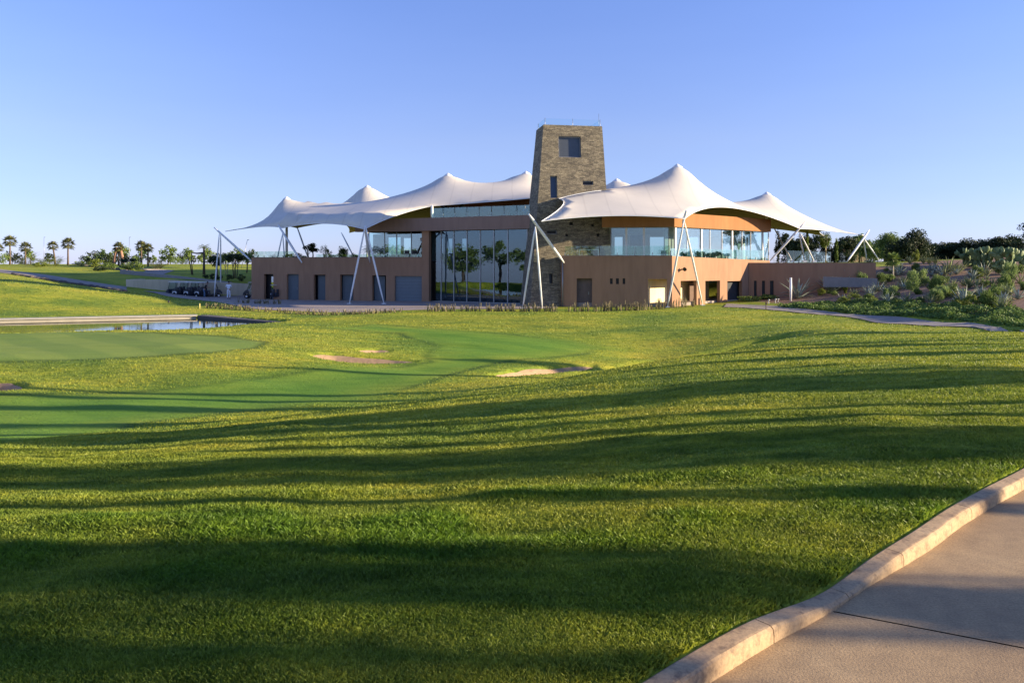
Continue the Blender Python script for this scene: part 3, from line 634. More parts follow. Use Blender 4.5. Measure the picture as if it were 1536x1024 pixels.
# glass balustrades
def balustrade(w, a0, a1, z0, h, n, d=0, name='balustrade', mat=G_rail):
    e_ = bpy.data.objects.new(name, None); link(e_, club); e_.matrix_parent_inverse = Matrix.Translation(-Vector(club.location))
    for i in range(n):
        p0, p1 = a0+(a1-a0)*i/n, a0+(a1-a0)*(i+1)/n
        part_obj('pane', slab(BM(), w, p0+.03, p1-.03, z0+.05, z0+h, d, d+.02), mat, e_)
    for i in range(n+1): part_obj('clamp', slab(BM(), w, a0+(a1-a0)*i/n-.02, a0+(a1-a0)*i/n+.02, z0-.1, z0+h*.45, d-.02, d+.04), M_steel, e_)
balustrade(WL, .2, WL.a(441), 2.1, .75, 4, .12); balustrade(WL, WL.a(470), WL.a(632), 2.1, .45, 9, .5)
balustrade(WR, .25, WR.L-.1, 2.1, 1.0, 6, .12); balustrade(WA, .3, WA.L-.3, 1.75, 1.15, 9, .34)
balustrade(Wl(BP[1], BP[2]), .5, 10.6, 5.85, .95, 8, .25)
bm = BM(); fr = WR.a(868), WR.a(898)
for a0, a1, z0, z1 in ((fr[0], fr[1], 2.75, 2.82), (fr[0], fr[0]+.06, 2.0, 2.75), (fr[1]-.06, fr[1], 2.0, 2.75)): slab(bm, WR, a0, a1, z0, z1, .28, .34)
rk = obj('bench_frame', bm, M_white, None); tag(rk, 'white square metal frame standing on the balcony beside the stone tower', 'frame')
# ---- top floor set back behind the band
WT = Wl((-7.5, 83.5), (6.5, 77.5))
tops = [WT.op(661, 671, 304, 1000), WT.op(690, 698, 303, 313), WT.op(764, 789, 308, 1000)]
mkwall(club, WT, 5.35, 8.6, .3, M_ochre, tops, name='top_floor_wall')
for o in tops: bx('window', WT, o[0]-.05, o[1]+.05, max(o[2], 5.4), o[3]+.05, .2, .26, G_blue if o is tops[1] else M_black, club)
obj('top_floor_roof', prism(BM(), [(-7.3, 83.9), (6.3, 78.1), (6.3, 90), (-7.3, 90)], 8.3, 8.5), M_ochre, club)
bm = BM(); tube(bm, [(-6.9, 80.5, 5.35), (-6.9, 80.5, 6.7)], 1.3, 20); obj('recess_shade', bm, M_dark, club)  # dark drum stands in for the shade of the arched recess

# ------------------------------------------------------------------ stone tower
TB = [Vector(p) for p in [(1.45, 64.4, -2.2), (8.44, 65.63, -2.2), (7.6, 70.4, -2.2), (.63, 69.15, -2.2)]]
TT = [Vector(p) for p in [(2.62, 66.3, 13.2), (7.6, 67.18, 13.2), (7.1, 70.05, 13.2), (2.11, 69.2, 13.2)]]
EY = Vector((0, 0, EYE)); TB, TT = [[EY+(p-EY)*1.024 for p in L_] for L_ in (TB, TT)]
tower = thing('stone_tower', 'tapering tower of stacked grey brown stone with a square window near its top', 'tower', (4.5, 67, -1.95)); tower['world'] = 1
bm = BM(); uvf = (TB[1]-TB[0]).normalized(); lean = (TT[0]-TB[0]); nf_ = uvf.cross(lean).normalized(); vvf = nf_.cross(uvf).normalized()
if vvf.z < 0: vvf = -vvf
Hb = (TT[0]-TB[0]).dot(vvf); lx = (TT[0]-TB[0]).dot(uvf); rx0 = (TB[1]-TB[0]).dot(uvf); rx1 = (TT[1]-TB[0]).dot(uvf)
inw = nf_ if nf_.y > 0 else -nf_
def tface(px, py):
    d = Vector(((px-CX)/F, 1, -(py-HZ)/F)); o_ = Vector((0, 0, EYE)); t = (TB[0]-o_).dot(nf_)/d.dot(nf_); q = o_+d*t-TB[0]; return q.dot(uvf), q.dot(vvf)
t_ops = []
for x0, x1, y0, y1 in [(838.5, 871, 205, 235.5), (826, 835.5, 264, 297), (874.5, 890, 271.5, 277.5), (820, 835.5, 344.5, 351), (854, 859.5, 333.5, 338), (848, 852, 351, 355), (895, 899, 350, 355), (824, 829, 410, 425), (887, 891, 336, 340)]:
    a0, b0 = tface(x0, y1); a1, b1 = tface(x1, y0); t_ops.append((a0, a1, b0, b1))
facade(bm, TB[0], uvf, vvf, inw*.45, lambda b: lx*b/Hb, lambda b: rx0+(rx1-rx0)*b/Hb, 0, Hb, t_ops, back=False)
def q4(*v): bm.faces.new([bm.verts.new(x) for x in v])
q4(TB[3], TB[0], TT[0], TT[3]); q4(TB[1], TB[2], TT[2], TT[1]); q4(TB[2], TB[3], TT[3], TT[2])
up = Vector((0, 0, -.25)); q4(TT[0]+up, TT[1]+up, TT[2]+up, TT[3]+up)
bmesh.ops.remove_doubles(bm, verts=bm.verts, dist=.001)
tw = obj('wall', bm, M_stone, tower)
for i, (a0, a1, b0, b1) in enumerate(t_ops):
    bm = BM(); P_ = lambda a, b, d: TB[0]+uvf*a+vvf*b+inw*d
    v = [P_(a0-.02, b0-.02, .3), P_(a1+.02, b0-.02, .3), P_(a1+.02, b1+.02, .3), P_(a0-.02, b1+.02, .3)]
    vs = [bm.verts.new(x) for x in v]+[bm.verts.new(x+inw*.05) for x in v]
    for f in [(0,1,2,3),(7,6,5,4),(0,4,5,1),(1,5,6,2),(2,6,7,3),(3,7,4,0)]: bm.faces.new([vs[j] for j in f])
    wn_ = obj('window', bm, simple('dusky_pane', (.07, .08, .09), .15, .1) if i in (0,) else (simple('blue_pane', (.03, .05, .09), .1, .1) if i == 1 else M_black), tower)
    if i in (0, 1, 2, 3):
        bm = BM(); t_ = .07 if i == 0 else .05
        for c0, c1, e0, e1 in [(a0, a0+t_, b0, b1), (a1-t_, a1, b0, b1), (a0+t_, a1-t_, b0, b0+t_), (a0+t_, a1-t_, b1-t_, b1)]:
            w8 = [P_(x, y, d) for d in (.2, .296) for x, y in ((c0, e0), (c1, e0), (c1, e1), (c0, e1))]; vs = [bm.verts.new(x) for x in w8]
            for f in [(0,1,2,3),(7,6,5,4),(0,4,5,1),(1,5,6,2),(2,6,7,3),(3,7,4,0)]: bm.faces.new([vs[j] for j in f])
        _real_obj('frame', bm, M_steel, wn_).matrix_parent_inverse = Matrix.Translation(Vector((0, 0, 0)))
rl = bpy.data.objects.new('glass_railing', None); link(rl, tower); rl.matrix_parent_inverse = Matrix.Translation(-Vector(tower.location))
ins = [TT[0].lerp(TT[2], .03), TT[1].lerp(TT[3], .03), TT[2].lerp(TT[0], .03), TT[3].lerp(TT[1], .03)]
for i in range(4):
    A_, B_ = ins[i], ins[(i+1) % 4]; w_ = Wl((A_.x, A_.y), (B_.x, B_.y)); nn = 2 if i % 2 == 0 else 1
    for k in range(nn): _real_obj('pane', slab(BM(), w_, w_.L*k/nn+.03, w_.L*(k+1)/nn-.03, 13.35, 14.03, 0, .02), G_faint, rl)
bm = BM()
for p in ins+[ins[0].lerp(ins[1], .5)]: bm = BM(); tube(bm, [(p.x, p.y, 13.1), (p.x, p.y, 14.06)], .02, 6); _real_obj('post', bm, M_steel, rl)
bm = BM(); tube(bm, [(ins[1].x-.1, ins[1].y+.1, 12.9), (ins[1].x-.1, ins[1].y+.1, 14.6)], .015, 6); _real_obj('lightning_rod', bm, M_steel, rl)
# ------------------------------------------------------------------ tensile canopies
mf, nt, out = nodes('canopy_membrane')
n1 = noise(nt, .5, 4, .6); g = nt.nodes.new('ShaderNodeNewGeometry')
c = ramp(nt, n1.outputs[0], [(.3, (.70, .65, .55)), (.7, (.77, .71, .60))]).outputs[0]
wv = nt.nodes.new('ShaderNodeTexWave'); wv.wave_type = 'BANDS'; wv.bands_direction = 'X'; wv.wave_profile = 'SIN'; wv.inputs['Scale'].default_value = .16; wv.inputs['Distortion'].default_value = .6; wv.inputs['Detail'].default_value = 0
nt.links.new(g.outputs['Position'], wv.inputs['Vector'])
sl = ramp(nt, wv.outputs[0], [(.0, (.92, .92, .92)), (.008, (.93, .93, .93)), (.02, (1, 1, 1))]).outputs[0]
c = mix(nt, 1, c, sl, 'MULTIPLY')
b = nt.nodes.new('ShaderNodeBsdfPrincipled'); nt.links.new(c, b.inputs['Base Color']); b.inputs['Roughness'].default_value = .6; b.inputs['Specular IOR Level'].default_value = .3
t = nt.nodes.new('ShaderNodeBsdfTranslucent'); t.inputs[0].default_value = (.75, .5, .32, 1)
mx = nt.nodes.new('ShaderNodeMixShader'); mx.inputs[0].default_value = .07
nt.links.new(b.outputs[0], mx.inputs[1]); nt.links.new(t.outputs[0], mx.inputs[2]); nt.links.new(mx.outputs[0], out.inputs[0]); M_mem = mf
M_under_shade = simple('canopy_under_shade', (.34, .235, .18), .8, .08, .8)  # brown underside: the shade below the fabric put into its colour
def membrane(name, bound, peaks, parent, pins=(), sp=.75, q=.3, iters=2600):
    """bound: (point, inward, lift, steps) per edge to the next corner, anticlockwise from above"""
    B = []; cen = sum((Vector(b_[0]) for b_ in bound), Vector())/len(bound)
    for i, (p, inn, lift) in enumerate(bound):
        p = Vector(p); r = Vector(bound[(i+1) % len(bound)][0]); d = r-p; L = d.to_2d().length; nrm = Vector((-d.y, d.x, 0)).normalized()
        n = max(3, int(L/sp))
        for k in range(n):
            t_ = k/n; s = 4*t_*(1-t_); B.append(p+d*t_+nrm*inn*s+Vector((0, 0, lift*s)))
    poly = [(v.x, v.y) for v in B]
    xs = [p_[0] for p_ in poly]; ys = [p_[1] for p_ in poly]
    gx, gy = np.meshgrid(np.arange(min(xs), max(xs), sp), np.arange(min(ys), max(ys), sp*.87)); gx = gx.copy(); gx[1::2] += sp/2
    gx, gy = gx.ravel(), gy.ravel()
    k = pip(poly, gx, gy) & (pdist(poly, gx, gy) > sp*.55)
    for px_, py_, pz_, pr in peaks: k &= np.hypot(gx-px_, gy-py_) > pr*2.2
    V = [Vector(v.to_2d()) for v in B]; Z = [v.z for v in B]; fixed = [True]*len(B)
    for px_, py_, pz_, pr in peaks:
        for rr, dz_ in ((0, 0), (pr, 0)):
            m_ = 1 if rr == 0 else 14
            for j in range(m_): V.append(Vector((px_+rr*math.cos(2*PI*j/m_), py_+rr*math.sin(2*PI*j/m_)))); Z.append(pz_); fixed.append(True)
    for x, y, z in pins: V.append(Vector((x, y))); Z.append(z); fixed.append(True)
    pinv = [(x, y) for x, y, z in pins]
    for x, y in zip(gx[k], gy[k]):
        if all(math.hypot(x-a_, y-b_) > sp*.5 for a_, b_ in pinv): V.append(Vector((x, y))); Z.append(cen.z+2); fixed.append(False)
    nB = len(B)
    vo, eo, fo, *_ = geometry.delaunay_2d_cdt(V, [(i, (i+1) % nB) for i in range(nB)], [], 0, 1e-5)
    vo = np.array([tuple(v) for v in vo]); tri = np.array([f for f in fo if len(f) == 3])
    ctr = vo[tri].mean(1); tri = tri[pip(poly, ctr[:, 0], ctr[:, 1])]
    z = np.array(Z[:len(vo)]); fx = np.array(fixed[:len(vo)])
    e = np.unique(np.sort(np.concatenate([tri[:, [0, 1]], tri[:, [1, 2]], tri[:, [2, 0]]]), 1), axis=0)
    mid = vo[e].mean(1); wgt = np.zeros(len(e))+1e-9; dm = np.full(len(e), 1e9)
    for px_, py_, pz_, pr in peaks: dm = np.minimum(dm, np.hypot(mid[:, 0]-px_, mid[:, 1]-py_))
    wgt = np.maximum(dm, .4)**(-q); n = len(vo)
    adj = [[] for _ in range(n)]
    for (a_, b_), w_ in zip(e, wgt): adj[a_].append((b_, w_)); adj[b_].append((a_, w_))
    md = max(len(a_) for a_ in adj); NI = np.zeros((n, md), int); NW = np.zeros((n, md))
    for i, a_ in enumerate(adj):
        for j, (b_, w_) in enumerate(a_): NI[i, j] = b_; NW[i, j] = w_
    NS = NW.sum(1)+1e-12; fr_ = ~fx
    zp = z.copy()
    for _ in range(iters):
        z2 = (z[NI]*NW).sum(1)/NS; zn = np.where(fr_, z+(z2-z)+.96*(z-zp)*.985, z); zp, z = z, zn
    me = np_mesh(name, np.column_stack([vo, z]), tri, 3); me.polygons.foreach_set('use_smooth', [True]*len(tri)); me.update()
    if sum(p.normal.z for p in me.polygons) < 0: me.flip_normals()
    o = _real_obj(name, me, M_mem, parent); o.matrix_parent_inverse = Matrix.Translation(-Vector(parent.location))
    md_ = o.modifiers.new('thickness', 'SOLIDIFY'); md_.thickness = .02; md_.offset = -1; me.materials.append(M_under_shade); md_.material_offset = 1
    # edge cable
    bm = BM(); tube(bm, B+[B[0]], .035, 6, cap=False); _real_obj('edge_cable', bm, M_white, o).matrix_parent_inverse = Matrix.Identity(4)
    for px_, py_, pz_, pr in peaks:
        bm = BM(); tube(bm, [(px_, py_, pz_-.12), (px_, py_, pz_+.02), (px_, py_, pz_+.32)], [pr+.1, pr+.06, .04], 20); _real_obj('peak_cap', bm, M_white, parent).matrix_parent_inverse = Matrix.Translation(-Vector(parent.location))
    return o
def mast(parent, strut=None, legs=(), r=.075, rs=.115):
    root = bpy.data.objects.new('support_mast', None); link(root, parent); root.matrix_parent_inverse = Matrix.Translation(-Vector(parent.location))
    def bar(name, a, b, rad):
        a, b = Vector(a), Vector(b); bm = BM(); tube(bm, [a, a.lerp(b, .12), a.lerp(b, .5), a.lerp(b, .88), b], [rad*.45, rad*.8, rad, rad*.8, rad*.4], 10); _real_obj(name, bm, M_white, root)
        return root
    if strut: bar('strut', strut[0], strut[1], rs)
    for a, b in legs:
        bar('leg', a, b, r)
        bm = BM(); box(bm, b[0]-.18, b[0]+.18, b[1]-.18, b[1]+.18, b[2]-.12, b[2]+.05); _real_obj('foot', bm, M_white, root)
    return root
lc = thing('tensile_canopy', 'long white tent roof with several peaks over the left half of the clubhouse', 'canopy', (-8, 80, 5)); 
E1, E2, E3 = W(338, 347, 82.5), W(424, 342, 80), W(547, 344, 71)
E4, E5 = W(648, 309, 75.2), W(800, 297, 71.5)
pk = [(*W(430, 299, 88)[:3], .35), (*W(672, 264, 84)[:3], .4), (*W(789, 261, 85)[:3], .4), ]
bl = [(E1, 1.0, .35), (E2, .25, .5), (E3, .5, .2), (E4, 1.3, .1), (E5, .2, .1), (Vector((5, 80, 8.8)), .5, .2), (Vector((6, 100, 6.3)), 1.5, 1.0), (Vector((-8, 116, 6.0)), 1.8, 1.0), (W(524, 349, 107), 2.2, .9), (W(445, 342, 97), 1.0, .4)]
pins = []
cre = [W(432, 319, 81.5), W(455, 321, 80.3), W(480, 322, 78.3), W(510, 321.5, 76), W(540, 319, 73.6), W(570, 316, 73.9), W(600, 313, 74.6), W(625, 310.5, 75.2)]
for i in range(len(cre)-1):
    for k in range(4): p = cre[i].lerp(cre[i+1], k/4); pins.append(tuple(p))
for q_ in ((462,301.5,88), (490,303,87.5), (520,303.5,87), (545,303,86.8), (572,300.5,86.5), (605,292.5,86)): pins.append(tuple(W(*q_)))
membrane('membrane', bl, pk, lc, pins)
c3 = thing('tensile_canopy', 'smaller white tent roof with a single peak showing behind the long left canopy', 'canopy', (-19, 112, 5))
membrane('membrane', [(W(556, 322, 101), 1.2, .2), (W(648, 312, 113), 1.5, .2), (W(580, 308, 130), 1.5, .2), (W(466, 318, 114), 1.2, .2)], [(*W(551, 281, 112)[:3], .4)], c3, q=.6)
mast(lc, (W(321, 341, 82.3), W(376, 393, 81)+Vector((.2, 0, 0))), [(W(329, 350, 82.5), at(321, 447, -1.9)), (W(331, 350, 82.5), at(331, 445, -1.9))])
mast(lc, (W(417, 337, 80.2), W(453, 394, 77.6)), [(W(424, 350, 79.5), at(403, 448, -1.9)), (W(424, 350, 79.5), at(431, 448.5, -1.9))])
mast(lc, (W(547, 339, 71.2), W(555, 394, 75.6)), [(W(548, 338, 70.9), at(524, 455.5, -1.9)), (W(548, 338, 70.9), at(576, 455.5, -1.9))], r=.085)
mast(lc, (W(445, 339, 97), W(461, 384, 90)), (), rs=.1)
mast(lc, (W(512, 349, 106), W(532, 388, 96)), (), rs=.1)
mast(lc, (W(648, 308, 75.2), Vector((W(648, 322, 75.2).x, 75.2, 5.9))), (), rs=.15)
for a_, b_ in (((672, 264, 84), 5.35), ((789, 261, 85), 5.35), ((430, 299, 88), 1.95)):
    p = W(*a_); bm = BM(); tube(bm, [(p.x, p.y, b_), (p.x, p.y, p.z)], .14, 10); o = _real_obj('peak_mast', bm, M_white, lc); o.matrix_parent_inverse = Matrix.Translation(-Vector(lc.location))
p = W(551, 281, 112); bm = BM(); tube(bm, [(p.x, p.y, -1), (p.x, p.y, p.z)], .16, 10); o = _real_obj('peak_mast', bm, M_white, c3); o.matrix_parent_inverse = Matrix.Translation(-Vector(c3.location))
rc = thing('tensile_canopy', 'white tent roof with tall front peak over the right half of the clubhouse', 'canopy', (16, 72, 5))
F1, F2, F3, F4 = W(812, 332, 61.5), W(1027, 328, 62), W(1200, 343, 76), W(1296, 353, 80)
pr_ = [(*W(1016, 251, 73)[:3], .4), (*W(1150, 292, 87)[:3], .4), (*W(925, 272, 86)[:3], .4)]
br = [(F1, .5, .35), (F2, 1.6, 1.5), (F3, .9, .2), (F4, 2.0, .6), (Vector((40, 102, 5.2)), 2.0, 1.0), (Vector((14, 108, 6.0)), 1.5, .8), (Vector((5.5, 96, 7.0)), .3, .2), (Vector((8.3, 73, 8.5)), 0, 0), (W(909, 285, 68.3), .0, .1), (W(838, 298, 67.1), 1.0, .3)]
membrane('membrane', br, pr_, rc)
mast(rc, (W(793, 321, 61.8), W(846, 394, 64.7)), [(W(803, 340, 61.6), at(784, 462, -1.9)), (W(803, 340, 61.6), at(813.5, 464, -2.0))], rs=.13, r=.085)
mast(rc, (W(1030, 315, 61.8), W(1024, 335, 62.5)), [(W(1026, 330, 61.9), at(1001, 461)), (W(1026, 330, 61.9), at(1054, 458))], r=.085)
mast(rc, (W(1208, 333, 76), W(1155, 391, 76.6)), [(W(1199, 349, 76), W(1207, 391.5, 78)), (W(1200, 349, 76), W(1221, 391.5, 78))])
mast(rc, None, [(W(1160, 340, 84), W(1188, 391, 80))], r=.08)
mast(rc, (W(1304, 345, 80), W(1270, 393, 78.5)), [(W(1295, 358, 80), W(1300, 391, 82)), (W(1296, 358, 80), W(1319, 391, 82))], r=.08)
for x, y, z, r_ in pr_:
    bm = BM(); tube(bm, [(x, y, 5.3), (x, y, z)], .14, 10); o = _real_obj('peak_mast', bm, M_white, rc); o.matrix_parent_inverse = Matrix.Translation(-Vector(rc.location))
# ------------------------------------------------------------------ plants
obj = _real_obj
def leaves(P, size, asp=.5, up=0.0, seed=0, dirs=None):
    """one diamond shaped leaf per point; up>0 turns them upright"""
    r = np.random.default_rng(seed); n = len(P); size = np.broadcast_to(size, n)
    d = r.normal(size=(n, 3)) if dirs is None else dirs+r.normal(size=(n, 3))*.35
    d[:, 2] += up; d /= np.linalg.norm(d, axis=1)[:, None]
    k = r.normal(size=(n, 3)); s_ = np.cross(d, k); s_ /= np.linalg.norm(s_, axis=1)[:, None]
    L = d*size[:, None]; S = s_*(size*asp)[:, None]*.5
    co = np.stack([P-L*.5, P+S, P+L*.5, P-S], 1).reshape(-1, 3); f = np.arange(4*n).reshape(-1, 4)
    return co, f, np.repeat(r.random(n), 4)
def leafmesh(name, parts, asp=.5):
    co, f, rn, o = [], [], [], 0
    for c, ff, r in parts: co.append(c); f.append(ff+o); rn.append(r); o += len(c)
    return np_mesh(name, np.concatenate(co), np.concatenate(f), 4, {'rnd': np.concatenate(rn)})
def crown_pts(r, n, R, H, z0, shape='round', clumps=26, tight=.3):
    C = []
    while len(C) < clumps:
        p = r.uniform(-1, 1, 3); q = np.linalg.norm(p)
        if shape == 'column':
            t = (p[2]+1)/2; w = min(1, 2.6*(1-t)**.7+.05)*min(1, .55+t*2)
            if math.hypot(p[0], p[1]) > 1: continue
            C.append((p[0]*w*.75, p[1]*w*.75, p[2]))
        elif shape == 'flat':
            if q <= 1 and p[2] > -.5: C.append((p[0], p[1], p[2]*.8))
        elif q <= 1 and q > .35: C.append(tuple(p))
    C = np.array(C); k = r.integers(0, clumps, n); rad = r.uniform(.6, 1.25, clumps)[k]
    g = r.normal(size=(n, 3)); g /= np.linalg.norm(g, axis=1)[:, None]; g *= (r.random(n)**.45*rad)[:, None]
    P = C[k]*np.array([R*(1-tight*.6), R*(1-tight*.6), H/2*(1-tight*.5)])+g*np.array([R*tight, R*tight, H/2*tight])
    P[:, 2] += z0+H/2; return P
def tree(label, cat, loc, R, H, z0, mats, n=2600, size=.16, shape='round', name='broadleaf_tree', trunk_r=.1, lean=0, seed=1, limbs=5, clumps=26, tight=.3, asp=.6, group=None, trunks=1, up=0):
    r = np.random.default_rng(seed); t = thing(name, label, cat, loc, 0, group)
    bm = BM()
    for k in range(trunks):
        ox, oy = (0, 0) if trunks == 1 else (r.uniform(-.25, .25), r.uniform(-.25, .25)); top = Vector((lean+ox*2.2, oy*2, z0+H*.35))
        b_ = Vector((ox, oy, -.2)); mid = b_.lerp(top, .5)+Vector((r.uniform(-.1, .1), 0, 0))
        tube(bm, [b_, mid, top], [trunk_r, trunk_r*.75, trunk_r*.45], 8)
        for i in range(limbs):
            a_ = 2*PI*i/limbs+r.uniform(-.4, .4); e_ = Vector((lean+math.cos(a_)*R*.6, math.sin(a_)*R*.6, z0+H*r.uniform(.35, .8))); s0_ = mid.lerp(top, r.uniform(0, .9))
            tube(bm, [s0_, s0_.lerp(e_, .5)+Vector((0, 0, .1*H)), e_], [trunk_r*.4, trunk_r*.28, trunk_r*.1], 6)
    obj('trunk', bm, mats[1], t)
    P = crown_pts(r, n, R, H, z0, shape, clumps, tight); P[:, 0] += lean
    obj('crown', leafmesh('crown', [leaves(P, r.uniform(.6, 1.3, n)*size, asp, up, seed)]), mats[0], t)
    return t
M_bark = simple('bark', (.12, .085, .06), .95, .3, 6, bstr=.5, bdist=.03)
M_palebark = simple('pale_bark', (.4, .34, .25), .9, .2, 5)
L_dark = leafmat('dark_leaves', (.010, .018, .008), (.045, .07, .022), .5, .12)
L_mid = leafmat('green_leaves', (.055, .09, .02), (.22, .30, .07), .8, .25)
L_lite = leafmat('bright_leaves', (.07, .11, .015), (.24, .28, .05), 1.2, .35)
L_palm = leafmat('palm_fronds', (.05, .06, .025), (.22, .22, .08), 1.0, .2)
L_blue = leafmat('blue_agave', (.19, .24, .20), (.55, .60, .48), 2, .08, .5)
L_agave = leafmat('green_agave', (.15, .19, .08), (.50, .52, .24), 2, .12, .5)
L_cact = leafmat('cactus_skin', (.10, .15, .06), (.30, .38, .15), 1.5, .05, .55)
L_dry = leafmat('dry_reed', (.10, .085, .04), (.30, .26, .14), 3, .15, .8)
L_cover = leafmat('ground_cover_leaves', (.045, .085, .02), (.21, .31, .07), 1.5, .25)
L_feather = leafmat('feathery_leaves', (.09, .15, .04), (.31, .40, .13), 1.5, .3)

def frond(parts, base, az, elev, L, droop, wid, r, nl=16, seed=0):
    """arched frond with leaflets on both sides"""
    P = []; D = []
    h = np.array([math.cos(az), math.sin(az), 0])
    for k in range(nl):
        t = (k+.5)/nl; a_ = elev-droop*t; pos = np.array(base)+h*(L*t*math.cos(elev-droop*t*.5))+np.array([0, 0, L*t*math.sin(elev-droop*t*.5)])
        side_ = np.array([-h[1], h[0], 0])
        for sgn in (-1, 1):
            l = wid*math.sin(PI*min(.97, t*.85+.15)); d = side_*sgn*.8+h*.6*math.cos(a_)+np.array([0, 0, math.sin(a_)*.5-.25]); d /= np.linalg.norm(d)
            P.append(pos+d*l*.5); D.append(d*l)
    P = np.array(P); D = np.array(D); l = np.linalg.norm(D, axis=1); n = D/l[:, None]
    s_ = np.cross(n, [0, 0, 1.0]); s_ /= np.linalg.norm(s_, axis=1)[:, None]+1e-9; s_ = s_+np.array([0, 0, .4])
    S = s_*.5*(L*.035+.015)
    co = np.stack([P-D*.5-S*.6, P-D*.5+S*.6, P+D*.5+S*.15, P+D*.5-S*.15], 1).reshape(-1, 3)
    parts.append((co, np.arange(4*len(P)).reshape(-1, 4), np.full(4*len(P), float(r.random()))))
def fanleaf(parts, base, az, elev, stalk, rad, r):
    h = np.array([math.cos(az)*math.cos(elev), math.sin(az)*math.cos(elev), math.sin(elev)]); c = np.array(base)+h*stalk
    sd = np.array([-math.sin(az), math.cos(az), 0]); nrm = np.cross(h, sd); co = []
    for k in range(9):
        a_ = (k-4)/4*1.25; d = h*math.cos(a_)+sd*math.sin(a_)-np.array([0, 0, .25*abs(a_)]); l = rad*(.8+.2*math.cos(a_)); s_ = np.cross(d, nrm)*.09*rad
        co += [c, c+d*l*.55+s_, c+d*l-np.array([0, 0, .12*rad]), c+d*l*.55-s_]
    s_ = sd*.02; co += [np.array(base)-s_, np.array(base)+s_, c+s_, c-s_]
    co = np.array(co); parts.append((co, np.arange(len(co)).reshape(-1, 4), np.full(len(co), float(r.random()))))
def palm(label, loc, Ht, Rc, kind='fan', seed=3, group=None, trunk_r=.16, leanx=0, mat=None, tm=None):
    r = np.random.default_rng(seed); t = thing('palm_tree', label, 'palm tree', loc, 0, group)
    bm = BM(); tube(bm, [(0, 0, -.2), (leanx*.3, 0, Ht*.4), (leanx, 0, Ht)], [trunk_r*1.3, trunk_r, trunk_r*.85], 10)
    obj('trunk', bm, tm or M_bark, t); parts = []
    if kind == 'fan':
        for i in range(26):
            a_ = 2*PI*i*.382; e_ = 1.35-i*.085+r.uniform(-.1, .1); fanleaf(parts, (leanx, 0, Ht), a_, e_, Rc*.42*r.uniform(.8, 1.1), Rc*.62, r)
    else:
        for i in range(22): frond(parts, (leanx, 0, Ht), 2*PI*i*.382, 1.35-i*.05, Rc*r.uniform(.95, 1.15), 1.5, Rc*.28, r)
    obj('crown', leafmesh('crown', parts), mat or L_palm, t); return t
def clump(name, label, cat, loc, kind, R, H, mat, seed=1, group=None):
    """low plants, one mesh each"""
    r = np.random.default_rng(seed); parts = []
    if kind == 'arching':
        for i in range(18): frond(parts, (r.uniform(-.15, .15)*R, r.uniform(-.15, .15)*R, 0), r.uniform(0, 2*PI), r.uniform(.9, 1.45), H*r.uniform(.8, 1.15), r.uniform(.8, 1.4), H*.2, r, 12)
        me = leafmesh(name, parts)
    elif kind == 'round':
        n = 1100; P = crown_pts(r, n, R, H, 0, 'round', 16, .38); me = leafmesh(name, [leaves(P, r.uniform(.6, 1.3, n)*.13*max(R, .6), .55, .3, seed)])
    elif kind == 'feather':
        n = 1500; P = crown_pts(r, n, R, H, 0, 'round', 12, .45); c_ = P-np.array([0, 0, H*.1]); dd = c_/np.linalg.norm(c_, axis=1)[:, None]
        me = leafmesh(name, [leaves(P, r.uniform(.7, 1.3, n)*.22, .16, .6, seed, dirs=dd)])
    elif kind == 'tuft':
        n = 90; a_ = r.uniform(0, 2*PI, n); d = np.stack([np.cos(a_)*.5, np.sin(a_)*.5, np.ones(n)], 1); P = d*H*.45
        me = leafmesh(name, [leaves(P, H*r.uniform(.7, 1.1, n), .06, .5, seed, dirs=d)])
    o = obj(name, me, mat); o.location = loc; o.rotation_euler.z = r.uniform(0, 6); return tag(o, label, cat, group)
def agave_mesh(n, H, spread, seed, w=.12):
    r = np.random.default_rng(seed); bm = BM()
    for i in range(n):
        az = 2*PI*i*.382+r.uniform(-.15, .15); e_ = 1.45-spread*(i/n)**.8; L = H*r.uniform(.8, 1.05)/max(.6, math.sin(e_)); L = min(L, H*1.15)
        h = Vector((math.cos(az), math.sin(az), 0)); s_ = Vector((-h.y, h.x, 0)); prev = None; curl = r.uniform(-.1, .5)
        for k in range(6):
            t_ = k/5; a_ = e_-curl*t_; c_ = h*(L*t_*math.cos(a_)+.03)+Vector((0, 0, L*t_*math.sin(a_))); wd_ = w*H*(.55+.9*t_-1.45*t_*t_)*1.6 if t_ < .99 else .004
            up_ = Vector((-h.x*math.sin(a_), -h.y*math.sin(a_), math.cos(a_)))
            row = [bm.verts.new(c_-s_*wd_*.5+up_*wd_*.22), bm.verts.new(c_-up_*wd_*.12), bm.verts.new(c_+s_*wd_*.5+up_*wd_*.22)]
            if prev:
                for j in range(2): f = bm.faces.new([prev[j], prev[j+1], row[j+1], row[j]]); f.smooth = True
            prev = row
    me = bpy.data.meshes.new('agave'); bm.normal_update(); bm.to_mesh(me); bm.free(); return me
AG = [agave_mesh(18, 1, 1.15, 4), agave_mesh(24, 1, .8, 9), agave_mesh(14, 1, 1.3, 15), agave_mesh(30, 1, 1.0, 21, .08)]
def agave(px, py, hpx, label, k=0, mat=None, group='agaves in the planted bank', wide=1.0, name='agave_plant'):
    p = at(px, py); h = hpx*p.y/F*1.25; wide = wide*.85; me = AG[k]
    if mat is not None:
        me = AGM.setdefault((k, mat.name), None) or me.copy(); AGM[(k, mat.name)] = me; me.materials.clear(); me.materials.append(mat)
    o = bpy.data.objects.new(name, me); link(o); o.location = p; o.scale = (h*wide, h*wide, h); o.rotation_euler.z = px*.7
    return tag(o, label, 'agave', group)
AGM = {}
